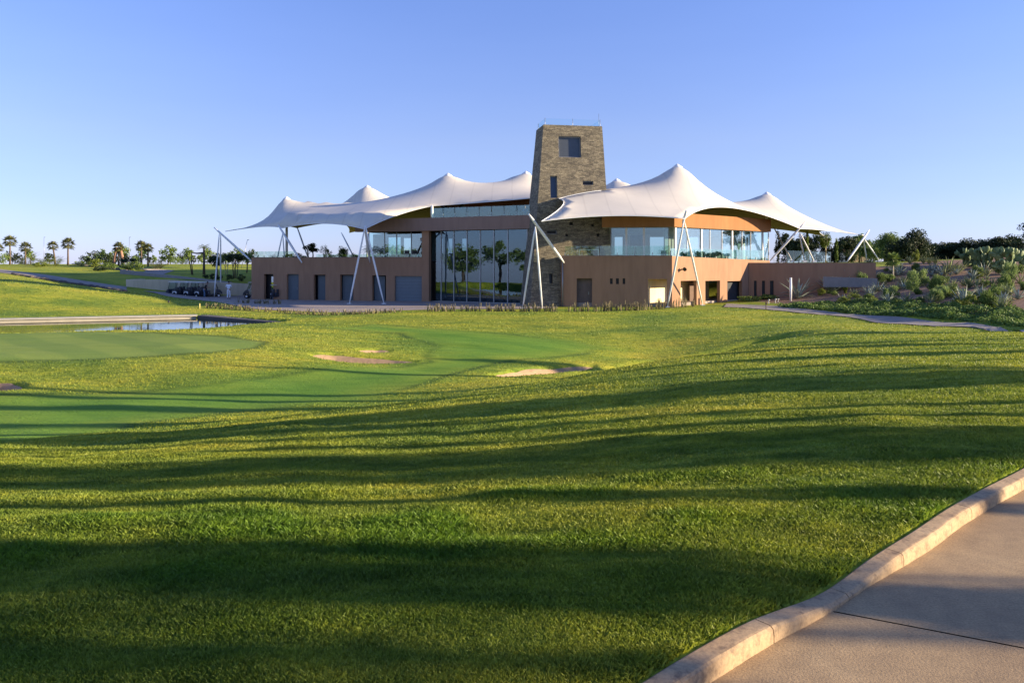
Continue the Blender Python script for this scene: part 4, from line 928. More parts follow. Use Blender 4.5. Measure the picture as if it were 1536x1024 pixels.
def cactus(px, py, hpx, label, seed, wide=1.0):
    p = at(px, py); H = hpx*p.y/F*1.35; r = random.Random(seed); t = BM(); pads = []
    def pad(base, d, size, depth):
        n_ = Vector((r.uniform(-1, 1), r.uniform(-1, 1), .1)); n_ = (n_-d*n_.dot(d)).normalized(); s_ = d.cross(n_)
        c = base+d*size*.5; M_ = Matrix((s_, n_, d)).transposed().to_4x4(); M_.translation = c
        bmesh.ops.create_uvsphere(t, u_segments=10, v_segments=7, radius=1, matrix=M_ @ Matrix.Diagonal((size*.36, size*.08, size*.53, 1)))
        if depth > 0:
            for k in range(r.choice((2, 2, 3))):
                a_ = r.uniform(-.9, .9); d2 = (d*math.cos(a_)+s_*math.sin(a_)+Vector((r.uniform(-.3, .3), r.uniform(-.3, .3), .25))).normalized()
                pad(base+d*size*.88+s_*math.sin(a_)*size*.2, d2, size*r.uniform(.75, .95), depth-1)
    for k in range(6): a_ = r.uniform(0, 6.28); pad(Vector((math.cos(a_)*H*.25*wide, math.sin(a_)*H*.2, 0)), Vector((math.cos(a_)*.4*wide, math.sin(a_)*.3, 1)).normalized(), H*.33, 2)
    for f in t.faces: f.smooth = True
    o = obj('prickly_pear_cactus', t, L_cact); o.location = p; return tag(o, label, 'cactus', 'prickly pears on the planted bank')
def G(px, Y, dz=0): x = (px-CX)/F*Y; return Vector((x, Y, hz(x, Y)+dz))

# --- left skyline: palms
LP = [(-3,372,8,140,'leftmost palm, cut by the edge of the photo beside the lawn'),(15,362,10,135,'straight tall fan palm, first of the skyline palms at far left'),(38,371,9,138,'shorter fan palm above arching fronds at far left'),
      (83,369,8,128,'fan palm leaning left, close beside a straight taller palm'),(102,366,10,126,'straight fan palm right of a leaning one on the skyline'),
      (178,371,9,120,'squat fan palm with three thick brown trunks'),(212,369,9,122,'bright fan palm, left one of a crowded pair on the skyline'),(222,372,8,118,'fan palm tucked behind the bright one on the skyline')]
for i, (x, yc, rp, Y, lb) in enumerate(LP):
    g_ = G(x, Y); Ht = EYE-(yc-HZ)*Y/F-g_.z; t = palm(lb, g_, Ht, rp*Y/F*1.18, 'fan', 30+i, 'palms on the left skyline', .13, -.4 if x == 83 else 0)
    if x == 178:
        for dx in (-.75, .6): bm = BM(); tube(bm, [(dx, 0, -.2), (dx*.8, .1, Ht*.5), (dx*.35, 0, Ht)], [.26, .24, .2], 9); obj('trunk', bm, simple('reddish_trunk', (.3, .17, .11), .9, .3, 5), t)
g_ = G(306, 98); palm('sunlit date palm with spiky crown standing behind the parked golf carts', g_, EYE-(372-HZ)*98/F-g_.z, .85, 'feather', 51, None, .14, 0, L_lite)
# low arching palms and bushes along the left skyline
for i, (x, Y, R, H, kind, mat, lb) in enumerate([
    (4,125,1.4,2.2,'round',L_mid,'dark round bush at the left edge below the first palms'),(28,128,1.2,1.9,'round',L_dark,'dark bush between the first two skyline palms'),
    (42,120,1.3,2.8,'arching',L_palm,'arching low palm under the shorter fan palm'),(62,124,.9,2.0,'arching',L_palm,'small arching palm right of the shorter fan palm'),
    (72,118,1.0,2.2,'arching',L_lite,'yellow green arching palm left of the leaning palm'),(84,114,1.2,2.3,'arching',L_lite,'tall yellow green arching palm under the leaning palm'),
    (60,110,1.2,.8,'round',L_lite,'low yellow shrub on the crest of the left lawn'),(118,118,1.0,1.0,'round',L_mid,'small dark shrub right of the straight palm'),
    (127,122,1.1,1.7,'round',L_dark,'dark pointed shrub alone on the left skyline'),(147,112,1.6,1.2,'round',L_lite,'wide yellow green shrub left of the squat palm'),
    (162,125,1.8,1.9,'round',L_dark,'dark tree mass just left of the squat palm'),(163,106,1.1,1.0,'round',L_mid,'low green bush under the dark tree mass'),
    (196,116,1.5,2.1,'round',L_dark,'dark dome shaped bush between the squat and bright palms'),(190,105,1.2,1.1,'round',L_mid,'mid green bush in front of the dark dome bush'),
    (206,104,1.2,1.3,'round',L_mid,'green bush below the bright fan palm'),(232,108,1.2,2.1,'arching',L_palm,'brownish arching palm right of the crowded pair'),
    (240,110,.8,1.6,'arching',L_palm,'thin arching palm beside the brownish one'),(150,101,1.0,.7,'round',L_dark,'dark low shrub by the rocky path edge')]):
    clump('palm_clump' if kind == 'arching' else 'bush', lb, 'palm' if kind == 'arching' else 'bush', G(x, Y, -.1), kind, R, H, mat, 60+i)
# far line of trees
for i in range(34):
    x = 95+i*8.6+rng.uniform(-3, 3); Y = rng.uniform(230, 330); H = rng.uniform(2.2, 4.6)
    if i < 4: x = -10+i*28
    proto = tree if i < 4 else None
    if i < 4: tr = tree('', 'tree', G(x, Y), H*.55, H, .4, (L_dark if i % 2 else L_mid, M_bark), 500, .5, seed=200+i, limbs=3, trunk_r=.15); FT = FT+[tr] if i else [tr]
    else: tr = place(FT[i % 4], G(x, Y), rng.uniform(0, 6), H/3.5)
    tag(tr, 'small far tree in the hazy tree line behind the left lawn', 'tree', 'far tree line on the left')
# planting behind the golf carts
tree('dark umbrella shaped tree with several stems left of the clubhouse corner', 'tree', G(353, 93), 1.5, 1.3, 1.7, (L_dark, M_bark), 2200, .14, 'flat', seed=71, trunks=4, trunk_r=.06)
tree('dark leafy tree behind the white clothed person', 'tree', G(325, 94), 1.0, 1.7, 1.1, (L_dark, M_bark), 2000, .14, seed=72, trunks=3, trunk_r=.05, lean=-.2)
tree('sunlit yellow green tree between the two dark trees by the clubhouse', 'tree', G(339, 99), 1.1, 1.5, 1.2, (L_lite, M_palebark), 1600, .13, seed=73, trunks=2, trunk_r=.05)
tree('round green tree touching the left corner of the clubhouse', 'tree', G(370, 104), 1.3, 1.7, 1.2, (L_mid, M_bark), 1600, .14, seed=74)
t = thing('dead_tree', 'leaning leafless dark tree with a long side branch near the date palm', 'tree', G(288, 97))
bm = BM(); tube(bm, [(0, 0, -.1), (-.25, 0, 1.4), (-.6, 0, 2.3)], [.07, .06, .04], 7); tube(bm, [(.1, 0, -.1), (-.05, 0, 1.6), (-.1, 0, 2.75)], [.07, .06, .05], 7); obj('trunk', bm, M_bark, t)
bm = BM(); tube(bm, [(-.1, 0, 2.7), (.6, 0, 2.6), (1.4, 0, 2.65)], [.05, .09, .13], 7); tube(bm, [(-.6, 0, 2.2), (-.75, 0, 2.35), (-.45, 0, 2.45)], [.04, .09, .05], 7); obj('branch', bm, M_bark, t)
for i, (x, Y, lb) in enumerate([(262,150,'left'),(272,152,''),(258,155,''),(279,148,'')]):
    clump('bush', ['pale thin stemmed bush on the far sunlit lawn','dark stemmed bush beside the pale one on the far lawn','leftmost small bush on the far sunlit lawn','small bush behind the leafless tree'][i], 'bush', G(x, Y), 'arching' if i % 2 else 'round', .8, 2.0, L_mid, 90+i)
for i, (x, Y, R) in enumerate([(318,90,.5),(328,90,.45),(344,89,.6),(309,91,.4),(362,89.5,.6)]):
    clump('bush', ['small dark bush on the shaded bank, middle of a row','small dark bush on the shaded bank under the leafy tree','larger dark bush at the top of the retaining wall','leftmost small dark bush on the shaded bank','dark bush on the bank beside the clubhouse corner'][i], 'bush', G(x, Y), 'round', R, R*1.4, L_dark, 97+i)

# --- plants on the clubhouse roof terrace
def rp_(px, Y): return Vector(((px-CX)/F*Y, Y, 1.95))
tree('dark twisted tree growing on the left roof terrace', 'tree', rp_(467, 85), .95, 1.25, .8, (L_dark, M_bark), 1700, .13, seed=111, trunk_r=.09, trunks=2, clumps=9, tight=.35)
for i, (x, Y, R, H, kind, mat, lb) in enumerate([(407,84,.25,1.1,'arching',L_lite,'tan spiky plant on the terrace by the left glass panels'),(434,83,.8,.8,'round',L_lite,'light green low bush on the terrace behind the second mast'),
    (449,84,.5,.9,'round',L_dark,'small dark bush left of the twisted terrace tree'),(487,84,.55,1.75,'round',L_dark,'dark upright bush right of the twisted terrace tree'),(491,83,.6,1.3,'round',L_lite,'yellow green bush in front of the dark upright one'),
    (512,84,.8,1.5,'feather',L_mid,'thin feathery bush in the middle of the roof terrace'),(518,83,.5,1.1,'arching',L_lite,'fresh green spiky plant beside the feathery bush'),(532,84,.6,.9,'round',L_dark,'dark low bush right end of the terrace planting'),
    (500,85,.6,.8,'round',L_mid,'green low bush between the yellow and feathery bushes'),(458,83,.6,.5,'round',L_mid,'low green mat at the foot of the twisted terrace tree')]):
    clump('terrace_plant', lb, 'plant', rp_(x, Y), kind, R, H, mat, 120+i)
t = palm('dark potted palm standing by the upper left windows', rp_(555, 79), .9, 1.0, 'feather', 135, None, .06); bm = BM(); tube(bm, [(0, 0, 0), (0, 0, .4)], [.18, .25], 12); obj('pot', bm, M_black, t)

# --- right: trees behind the wing wall
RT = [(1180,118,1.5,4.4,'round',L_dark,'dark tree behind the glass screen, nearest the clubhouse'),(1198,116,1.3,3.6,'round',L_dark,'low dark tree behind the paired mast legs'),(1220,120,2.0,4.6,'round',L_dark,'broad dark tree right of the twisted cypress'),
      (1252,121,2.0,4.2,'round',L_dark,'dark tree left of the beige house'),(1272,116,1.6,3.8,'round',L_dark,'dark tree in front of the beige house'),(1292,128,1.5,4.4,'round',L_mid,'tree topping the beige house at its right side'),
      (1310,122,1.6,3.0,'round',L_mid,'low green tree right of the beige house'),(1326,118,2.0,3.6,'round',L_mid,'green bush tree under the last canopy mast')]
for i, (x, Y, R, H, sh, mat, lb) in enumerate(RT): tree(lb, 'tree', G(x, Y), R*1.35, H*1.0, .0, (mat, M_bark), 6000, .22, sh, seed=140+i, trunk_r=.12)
for i, (x, Y, yt, R, lb) in enumerate([(1167,84,346,.42,'dark slim cypress just right of the glazed corner'),(1209,88,343,.3,'thin bent cypress between the two right masts'),(1255,90,358,.3,'thin cypress left of the beige house'),(1289,92,356,.35,'short cypress beside the last mast strut')]):
    g_ = G(x, Y); H = EYE-(yt-HZ)*Y/F-g_.z; tree(lb, 'cypress', g_, R, H-.2, .2, (L_dark if i == 0 else L_mid, M_bark), 1500, .13, 'column', 'cypress_tree', seed=160+i, trunk_r=.06, limbs=2, lean=.12 if i == 1 else 0, up=1.2)
t = tree('slender pale trunked tree with bushy top behind the grass roof', 'tree', G(1238, 86), .75, 1.9, 1.6, (L_mid, M_palebark), 1500, .13, seed=170, trunk_r=.07)
clump('bush', 'lime green arching plant at the foot of the big right strut', 'bush', G(1168, 79), 'arching', .6, 1.7, L_lite, 171)
# the hedge line on the hill at right
HT = [(1340,98,350,'round',1.5,'small green tree at the left end of the hill hedge'),(1352,92,362,'round',1.4,'dark tree left of the tall dark one on the hill'),(1368,92,344,'round',1.5,'tallest dark tree on the hill, lumpy crown'),(1380,95,356,'round',1.3,'dark tree leaning on the tallest hill tree'),
      (1398,100,368,'round',1.7,'low dark tree right of the tallest hill tree'),(1415,103,363,'round',1.8,'round dark tree, second after the tallest hill tree'),(1436,100,366,'round',1.9,'dark hedge tree above the pale yucca'),(1458,98,360,'round',1.7,'dark tree with a pale shrub before it on the hill'),
      (1478,100,362,'round',1.6,'dark tree behind the prickly pears'),(1500,96,357,'round',1.5,'taller dark tree behind the prickly pears'),(1518,98,356,'round',1.5,'pointed dark tree near the right edge'),(1534,94,362,'round',1.5,'dark tree at the right edge behind the cactus')]
for i, (x, Y, yt, sh, R, lb) in enumerate(HT):
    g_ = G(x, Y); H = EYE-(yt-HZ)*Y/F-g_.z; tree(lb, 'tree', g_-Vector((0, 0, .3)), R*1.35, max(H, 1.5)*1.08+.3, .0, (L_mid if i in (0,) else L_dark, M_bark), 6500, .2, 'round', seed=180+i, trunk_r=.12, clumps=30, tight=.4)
tree('large dark tree reaching in from the right edge above the hedge', 'tree', G(1566, 80), 2.5, 3.2, 1.6, (L_dark, M_bark), 3600, .18, 'round', seed=199, trunk_r=.2)
# planted bank
t = palm('small palm with white trunk standing in the planted bank', at(1339.5, 422), 1.9, .85, 'fan', 205, None, .07, 0, L_mid, M_palebark)
FS = [(1368,439,35,19,'feather','tall feathery green shrub, left one of a pair on the bank'),(1385,429,29,20,'feather','feathery green shrub, right one of a pair on the bank'),(1290,431,28,22,'feather','feathery grey green shrub in front of the low grey wall'),
      (1325,428,20,18,'round','bushy green shrub beside the small white trunked palm'),(1462,415,16,20,'round','lime green shrub below the prickly pears'),(1514,426,34,20,'feather','tall green shrub at the right under the cactus pads'),
      (1138,443,18,13,'feather','small yellow green shrub before the dark window slots'),(1170,439,17,24,'round','wide yellow green shrub by the white post'),(1084,450,16,22,'round','round clipped green shrub at the clubhouse corner'),
      (1280,455,18,22,'round','bright green shrub at the edge of the ground cover'),(1330,450,19,9,'feather','thin green shrub below the small palm'),(1349,459,12,18,'tuft','small bright grass tuft beside the ground cover'),
      (1307,447,9,12,'tuft','small dry grass tuft on the bare soil'),(1215,434,18,10,'feather','narrow shrub behind the spreading agave'),(1268,440,16,8,'feather','narrow bright shrub between two agaves'),(1374,393,20,12,'feather','bright green bush in front of the tallest hill tree'),
      (1433,442,18,14,'round','dark olive shrub in the middle of the bank'),(1476,432,18,14,'round','dark green shrub among pale aloes'),(1412,428,16,18,'round','brownish shrub right of the feathery pair'),(1497,412,18,16,'round','olive shrub under the big prickly pear'),
      (1405,453,22,22,'feather','wide grey green shrub beside the pale boulder'),(1120,452,9,40,'round','low dark mat of shrubs at the foot of the wing wall'),(1150,449,8,36,'round','low green mat of shrubs left of the white post'),(1520,470,12,16,'round','small shrub on the soil at the right edge')]
for i, (x, y, h, w_, kind, lb) in enumerate(FS):
    p = at(x, y); k = p.y/F; kd = 'tuft' if kind == 'tuft' else kind
    mat = {'feather': L_feather, 'tuft': L_lite}.get(kind, L_mid)
    if 'lime' in lb or 'bright' in lb or 'yellow' in lb: mat = L_lite
    clump('shrub', lb, 'shrub', p-Vector((0, 0, .05)), kd, w_*k*.55, h*k, mat, 210+i)
AGL = [(1197,448,28,0,'blue','spreading blue agave right beside the white post'),(1246,439,24,3,'blue','dense pale blue agave before the grey wall, left of the forked one'),(1265,431,26,2,'blue','tall forked agave rising above the low grey wall'),(1318,437,14,0,'blue','small blue agave below the white trunked palm'),
       (1472,450,19,1,'blue','upright pale agave on the right of the bank'),(1446,461,27,1,'blue','large upright blue agave beside the pale boulder'),(1503,467,20,1,'green','upright agave in front of the white kerb line'),(1527,449,17,0,'blue','pale agave near the right edge'),
       (1512,447,20,1,'green','green agave left of the pale one near the right edge'),(1398,455,15,3,'green','low agave among the grey green shrubs'),(1347,414,8,0,'blue','tiny blue agave at the grey wall end'),(1305,396,11,3,'green','sunlit yellow agave on the roof edge at the last mast'),
       (1365,396,11,1,'green','sunlit agave on the crest, left of the bright bush'),(1385,396,10,1,'green','sunlit agave on the crest, right of the bright bush'),(1394,396,11,3,'green','dense sunlit agave on the crest'),(1403,397,11,1,'green','last sunlit agave on the crest before the yucca'),
       (1423,408,20,2,'green','yellow sword leaved yucca on the crest'),(1435,410,15,3,'green','pale aloe clump right of the yellow yucca'),(1453,432,18,3,'green','tall pale aloe clump in the middle of the bank'),(1465,433,15,2,'green','aloe clump with drooping leaves, mid bank'),
       (1488,430,14,3,'green','aloe clump under the lime shrub'),(1425,440,18,1,'green','dark striped agave left of the olive shrub'),(1410,412,12,0,'blue','broad blue agave on the upper bank'),(1397,414,9,0,'blue','flat blue agave on the upper bank'),
       (1352,404,8,3,'green','low agave on the dark slope below the hedge'),(1480,415,13,1,'green','agave between lime shrub and cactus'),(1530,425,16,2,'green','forked agave at the right edge mid bank'),(1240,395,5,3,'green','low tuft on the grass roof by the mast feet')]
for x, y, h, k, m_, lb in AGL: agave(x, y, h, lb, k, L_blue if m_ == 'blue' else L_agave, wide=1.0 if k != 1 else .8)
for i, (x, y, h, w_, lb) in enumerate([(1456,400,26,.8,'tall slim prickly pear at the left of the cactus group'),(1484,402,30,1.1,'large pale prickly pear in the middle of the cactus group'),(1502,402,32,1.1,'largest prickly pear with sunlit pads'),(1471,398,22,1.0,'prickly pear behind the tall slim one'),(1528,398,24,1.0,'prickly pear at the right edge of the photo'),(1514,412,22,.9,'lower prickly pear in front of the largest one')]): cactus(x, y, h, lb, 300+i, w_)
# scattered small filler plants
for i in range(80):
    for _ in range(50):
        x, y = rng.uniform(1215, 1536), rng.uniform(404, 462)
        if y < 404+max(0, (1340-x))*.25: continue
        p = at(x, y)
        if pip(SOIL, np.array([p.x]), np.array([p.y]))[0]: break
    agave(x, y, rng.uniform(6, 15), 'small low agave seedling dotted over the brown soil of the bank', int(rng.integers(0, 4)), L_agave if i % 2 else L_blue, 'small agave seedlings on the bank')
SB = [clump('shrub', '', 'shrub', (0, 0, -50), k_, .5, .75, m_, 700+j_) for j_, (k_, m_) in enumerate([('round', L_mid), ('feather', L_feather), ('round', L_lite), ('feather', L_mid)])]
for i in range(64):
    for _ in range(50):
        x, y = rng.uniform(1225, 1540), rng.uniform(400, 464)
        if y < 402+max(0, (1340-x))*.3: continue
        p = at(x, y)
        if pip(SOIL, np.array([p.x]), np.array([p.y]))[0]: break
    sc_ = rng.uniform(.5, 1.25)
    o = SB[i] if i < 4 else SB[i % 4].copy()
    if i >= 4: COL.objects.link(o)
    o.location = p-Vector((0, 0, .05)); o.scale = (sc_, sc_, sc_*rng.uniform(.8, 1.3)); o.rotation_euler.z = rng.uniform(0, 6); tag(o, 'small green shrub dotted among the agaves on the soil bank', 'shrub', 'small shrubs dotted over the bank')
# ground cover
GC = [(1165,461),(1240,457),(1300,455),(1370,458),(1450,464),(1536,468),(1620,471),(1620,497),(1536,490.5),(1440,481.5),(1300,473.5),(1240,466),(1180,462.5)]
def cover(name, poly, n, size, h, mat, seed, label, up=.3):
    r = np.random.default_rng(seed); a_ = np.array(poly); lo, hi = a_.min(0), a_.max(0); P = []
    while sum(len(p) for p in P) < n:
        q = r.uniform(lo, hi, (n, 2)); q = q[pip(poly, q[:, 0], q[:, 1])]; P.append(q)
    q = np.concatenate(P)[:n]; hh = h*np.clip(.55+1.1*vnoise(q[:, 0]/.9, q[:, 1]/.9, 3)+.5*vnoise(q[:, 0]/.3, q[:, 1]/.3, 8), .1, 1.3)
    z = height(q[:, 0], q[:, 1])+hh*r.random(n)**.6
    o = obj(name, leafmesh(name, [leaves(np.column_stack([q, z]), r.uniform(.6, 1.3, n)*size, .6, up, seed)]), mat); return tag(o, label, None, None, 'stuff')
cover('ground_cover', PL(GC), 52000, .13, .45, L_cover, 5, None)
# grass on the roof of the wing
q = [(22.0, 73.5), (32.1, 70.9), (33, 75), (24, 77)]
cover('roof_grass', q, 9000, .16, .16, L_cover, 6, None, 1.0)

# rows of cut reeds along the lawn edge
def reed_mesh(seed, H=.5, n=9):
    r = np.random.default_rng(seed); parts = []; co = []
    for k in range(n):
        x, y = r.normal(0, .07, 2); l = H*r.uniform(.6, 1.1); dx, dy = r.normal(0, .09, 2); a_ = r.uniform(0, PI); wx, wy = .028*math.cos(a_), .028*math.sin(a_)
        co += [(x-wx, y-wy, -.05), (x+wx, y+wy, -.05), (x+dx+wx*.5, y+dy+wy*.5, l), (x+dx-wx*.5, y+dy-wy*.5, l)]
    co = np.array(co); me = leafmesh('reed', [(co, np.arange(len(co)).reshape(-1, 4), np.repeat(r.random(n), 4))]); me.materials.append(L_dry); return me
RM = [reed_mesh(400+i, .5, 11+i) for i in range(6)]
def reeds(pts, step, h0, h1, label, group):
    P = [Vector(p) for p in pts]; i = 0
    for a_, b_ in zip(P[:-1], P[1:]):
        n = max(1, int((b_-a_).length/step))
        for k in range(n):
            if rng.random() < .1: continue
            q = a_.lerp(b_, (k+rng.uniform(-.3, .3))/n); p = at(q.x, q.y); h = rng.uniform(h0, h1)*p.y/F/.5
            o = bpy.data.objects.new('reed_tuft', RM[i % 6]); link(o); o.location = p; o.scale = (1.0, 1.0, h); o.rotation_euler.z = rng.uniform(0, 6); i += 1
            tag(o, label, 'reed tuft', group)
reeds([(304,461.5),(350,464),(400,467.5),(450,471),(491,473),(541,471.5),(604,468)], 6.2, 6, 9, 'short cut reed tuft in the row along the front edge of the forecourt', 'cut reeds along the forecourt edge')
reeds([(640,467.5),(700,466.8),(760,467),(840,467.5)], 5.6, 8, 13, 'straw coloured reed tuft planted before the entrance glass and stone tower', 'reeds before the entrance')
reeds([(845,467.5),(900,467),(960,465.5),(1000,463),(1045,459.5)], 5.6, 9, 17, 'taller straw coloured reed tuft planted before the right hand wall', 'reeds before the right wall')
reeds([(358,454.5),(390,456),(425,456.5)], 6.5, 6, 9, 'short reed tuft behind the others near the parked golf cart', 'reeds near the golf cart')
# ------------------------------------------------------------------ walls, stones, posts
M_rw = render_plaster('sandy_wall_render', (.60, .50, .35), .1)
rw = thing('retaining_wall', 'sandy rendered retaining wall behind the parked golf carts', 'wall', (-40, 84, -1.9))
def wpart(name, bm, mat, root):
    o = obj(name, bm, mat, root); o.matrix_parent_inverse = Matrix.Translation(-Vector(root.location)); return o
A_ = W(189, 440, 84.2); B_ = W(250, 440, 84.2); C_ = W(380, 440, 84.3)
bm = BM()
for p, q_, za, zb in ((A_, B_, W(0, 419, 84.2).z, W(0, 419.5, 84.2).z), (B_, C_, W(0, 419.5, 84.2).z, W(0, 426, 84.3).z)):
    v = [bm.verts.new(x) for x in [(p.x,p.y,-2.2),(q_.x,q_.y,-2.2),(q_.x,q_.y+.4,-2.2),(p.x,p.y+.4,-2.2),(p.x,p.y,za),(q_.x,q_.y,zb),(q_.x,q_.y+.4,zb),(p.x,p.y+.4,za)]]
    for f in [(0,3,2,1),(4,5,6,7),(0,1,5,4),(2,3,7,6)]: bm.faces.new([v[i] for i in f])
    if p is A_: bm.faces.new([v[i] for i in (3,0,4,7)])
    else: bm.faces.new([v[i] for i in (1,2,6,5)])
wpart('wall', bm, M_rw, rw)
bm = BM(); box(bm, A_.x-.02, A_.x+.4, A_.y+.41, A_.y+3.5, -2.2, W(0, 419, 84.2).z-.005); wpart('return_wall', bm, M_rw, rw)
# upper ramp wall
ur = thing('retaining_wall', 'grey low upper wall sloping down behind the retaining wall', 'wall', (-40, 90, 0))
p0, p1 = W(180, 404, 96), W(345, 424, 87)
wl = Wl((p0.x, p0.y), (p1.x, p1.y)); bm = facade(BM(), (wl.A.x, wl.A.y, 0), wl.u, (0, 0, 1), wl.n*.3, lambda b: 0, lambda b: wl.L, -1.0, .9, top=lambda a: W(0, 404.5, 96).z+(W(0, 423, 87).z-W(0, 404.5, 96).z)*max(0, min(1, a/wl.L)))
wpart('wall', bm, simple('grey_wall', (.27, .25, .24), .9, .12), ur)
# rocks along the left paths
M_rock = simple('dark_rock', (.09, .075, .065), .9, .35, 3, bstr=.6, bdist=.05)
def rock_mesh(seed):
    r = random.Random(seed); bm = BM(); bmesh.ops.create_icosphere(bm, subdivisions=2, radius=1)
    off = [Vector((r.uniform(-1, 1), r.uniform(-1, 1), r.uniform(-1, 1))).normalized() for _ in range(6)]
    for v in bm.verts:
        for o_ in off: d = v.co.normalized().dot(o_); v.co *= 1-.18*max(0, d-.4)
    me = bpy.data.meshes.new('rock'); bm.normal_update(); bm.to_mesh(me); bm.free(); me.materials.append(M_rock); return me
RK = [rock_mesh(i) for i in range(4)]
def rocks(pts, n, s0, s1, label, group):
    P = resample(pts, n)
    for i, q in enumerate(P):
        p = at(q.x+rng.uniform(-1, 1), q.y); o = bpy.data.objects.new('rock', RK[i % 4]); link(o); s_ = rng.uniform(s0, s1); o.location = p+Vector((0, 0, s_*.15)); o.scale = (s_*1.4, s_, s_*.7); o.rotation_euler.z = rng.uniform(0, 6); tag(o, label, 'rock', group)
rocks([(20,411.5),(70,420),(130,429),(186,437.5)], 44, .14, .3, 'dark rock edging the lower cart path on the left', 'rocks edging the lower cart path')
rocks([(108,396.5),(150,401),(190,406),(240,414)], 30, .14, .3, 'dark rock edging the upper path behind the retaining wall', 'rocks edging the upper path')
# right hand garden walls
def gwall(label, x0, x1, Y0, Y1, yt0, yt1, yb, mat, th=.25):
    a_, b_ = W(x0, yt0, Y0), W(x1, yt1, Y1); w_ = Wl((a_.x, a_.y), (b_.x, b_.y)); t = thing('garden_wall', label, 'wall', (a_.x, a_.y, a_.z-1))
    bm = facade(BM(), (w_.A.x, w_.A.y, 0), w_.u, (0, 0, 1), w_.n*th, lambda b: 0, lambda b: w_.L, min(a_.z, b_.z)-yb, max(a_.z, b_.z)+.01, top=lambda a: a_.z+(b_.z-a_.z)*max(0, min(1, a/w_.L)))
    wpart('wall', bm, mat, t); w2_ = BM(); 
    return t
M_gw = simple('grey_garden_wall', (.27, .25, .23), .9, .1)
gwall('low grey garden wall in front of the terracotta wing', 1235, 1316, 68.5, 67.5, 415, 417.5, .75, M_gw)
gwall('pale low garden wall on the upper bank below the hedge', 1388, 1462, 71, 70, 414.5, 415.5, 1.2, simple('beige_garden_wall', (.42, .36, .28), .9, .1))
gwall('thin white kerb line crossing the bank at the right', 1454, 1506, 54, 53, 447, 447, .5, M_offw, .12)
sc_ = thing('glass_screen', 'grey glass screen behind the grass roof beside the mast feet', 'screen', (29, 84, 1.6))
w_ = Wl((W(1180, 0, 86).x, 86), (W(1246, 0, 86).x, 86))
for k in range(6): wpart('pane', slab(BM(), w_, w_.L*k/6+.03, w_.L*(k+1)/6-.03, 1.5, 3.05-k*.03, 0, .03), G_rail, sc_)
for k in range(7): wpart('post', slab(BM(), w_, w_.L*k/6-.025, w_.L*k/6+.025, 1.4, 3.1-k*.03, -.02, .05), M_steel, sc_)
p = at(1432, 455.5); o = obj('boulder', (lambda b: (box(b, -.2, .2, -.15, .15, -.1, .36), bmesh.ops.bevel(b, geom=b.edges[:], offset=.07, segments=3, affect='EDGES'), b)[2])(BM()), simple('pale_stone', (.55, .45, .28), .85, .15)); o.location = p; tag(o, 'pale square boulder beside the large upright blue agave', 'boulder')
# beige house far right
hs = thing('house', 'beige flat roofed house half hidden by trees at right', 'house', (54, 130, 2)); x0, x1 = W(1274, 0, 130).x, W(1304, 0, 130).x
bm = BM(); box(bm, x0, x1, 130, 135, 0, W(0, 372, 130).z); box(bm, x0+.5, x0+1.9, 130.5, 133, W(0, 372, 130).z, W(0, 366, 130).z); wpart('wall', bm, simple('beige_render', (.6, .45, .28), .9), hs)
for k in (.25, .62): bm = BM(); box(bm, x0+(x1-x0)*k, x0+(x1-x0)*k+.5, 129.95, 129.998, 3.0, 3.7); wpart('window', bm, M_black, hs)
# white post, little bollards
p = at(1186, 451.5); t = thing('marker_post', 'tall white round marker post beside the spreading blue agave', 'post', p); H = 34*p.y/F
bm = BM(); tube(bm, [(0, 0, -.1), (0, 0, H*.5), (0, 0, H)], [.085, .11, .1], 14); obj('post', bm, M_white, t); bm = BM(); tube(bm, [(0, 0, H+.002), (0, 0, H+.06)], [.115, .08], 14); obj('cap', bm, M_white, t)
for i, (x, y, h, lb) in enumerate([(1149,465,12,'small dark bollard light on the lawn side of the garden path'),(1153,456,7,'tiny pale spotlight left of its twin beyond the path'),(1163,455,7,'tiny pale spotlight, middle one beyond the path'),(1167,454,6,'tiny pale spotlight right beside the middle one')]):
    p = at(x, y); t = thing('garden_light', lb, 'light', p); h = h*p.y/F; m_ = M_bark if i == 0 else M_offw
    bm = BM(); tube(bm, [(0, 0, -.05), (0, 0, h*.7)], .035, 8); obj('post', bm, m_, t); bm = BM(); tube(bm, [(0, 0, h*.7), (.04, 0, h)], [.06, .075], 10); obj('head', bm, m_, t)
p = at(299.5, 463); bm = BM(); tube(bm, [(0, 0, -.1), (0, 0, .42)], .045, 8); bm2 = bm; o = obj('marker_stake', bm, simple('yellow_paint', (.6, .5, .15), .6)); o.location = p; tag(o, 'short yellow stake at the corner of the pond', 'stake')
p = at(253, 454); bm = BM(); tube(bm, [(0, 0, -.05), (0, 0, .12), (0, 0, .2)], [.09, .08, .03], 8); o = obj('sprinkler', bm, M_black); o.location = p; tag(o, 'small dark sprinkler head on the sunny lawn left of the carts', 'sprinkler')
for i, (x, yt, Y, lb) in enumerate([(66,356,150,'thin tall lamp post rising between the left palms'),(194,356,140,'thin tall lamp post beside the squat palm'),(371,360,120,'thin leaning pole behind the first mast strut')]):
    g_ = G(x, Y); H = EYE-(yt-HZ)*Y/F-g_.z; t = thing('lamp_post', lb, 'lamp post', g_); ln = .9 if i == 2 else 0
    bm = BM(); tube(bm, [(-ln, 0, -.1), (0, 0, H)], [.05, .03], 7); obj('pole', bm, M_steel, t); bm = BM(); tube(bm, [(0, 0, H), (.25, 0, H+.05)], [.04, .05], 7); obj('lamp_head', bm, M_steel, t)

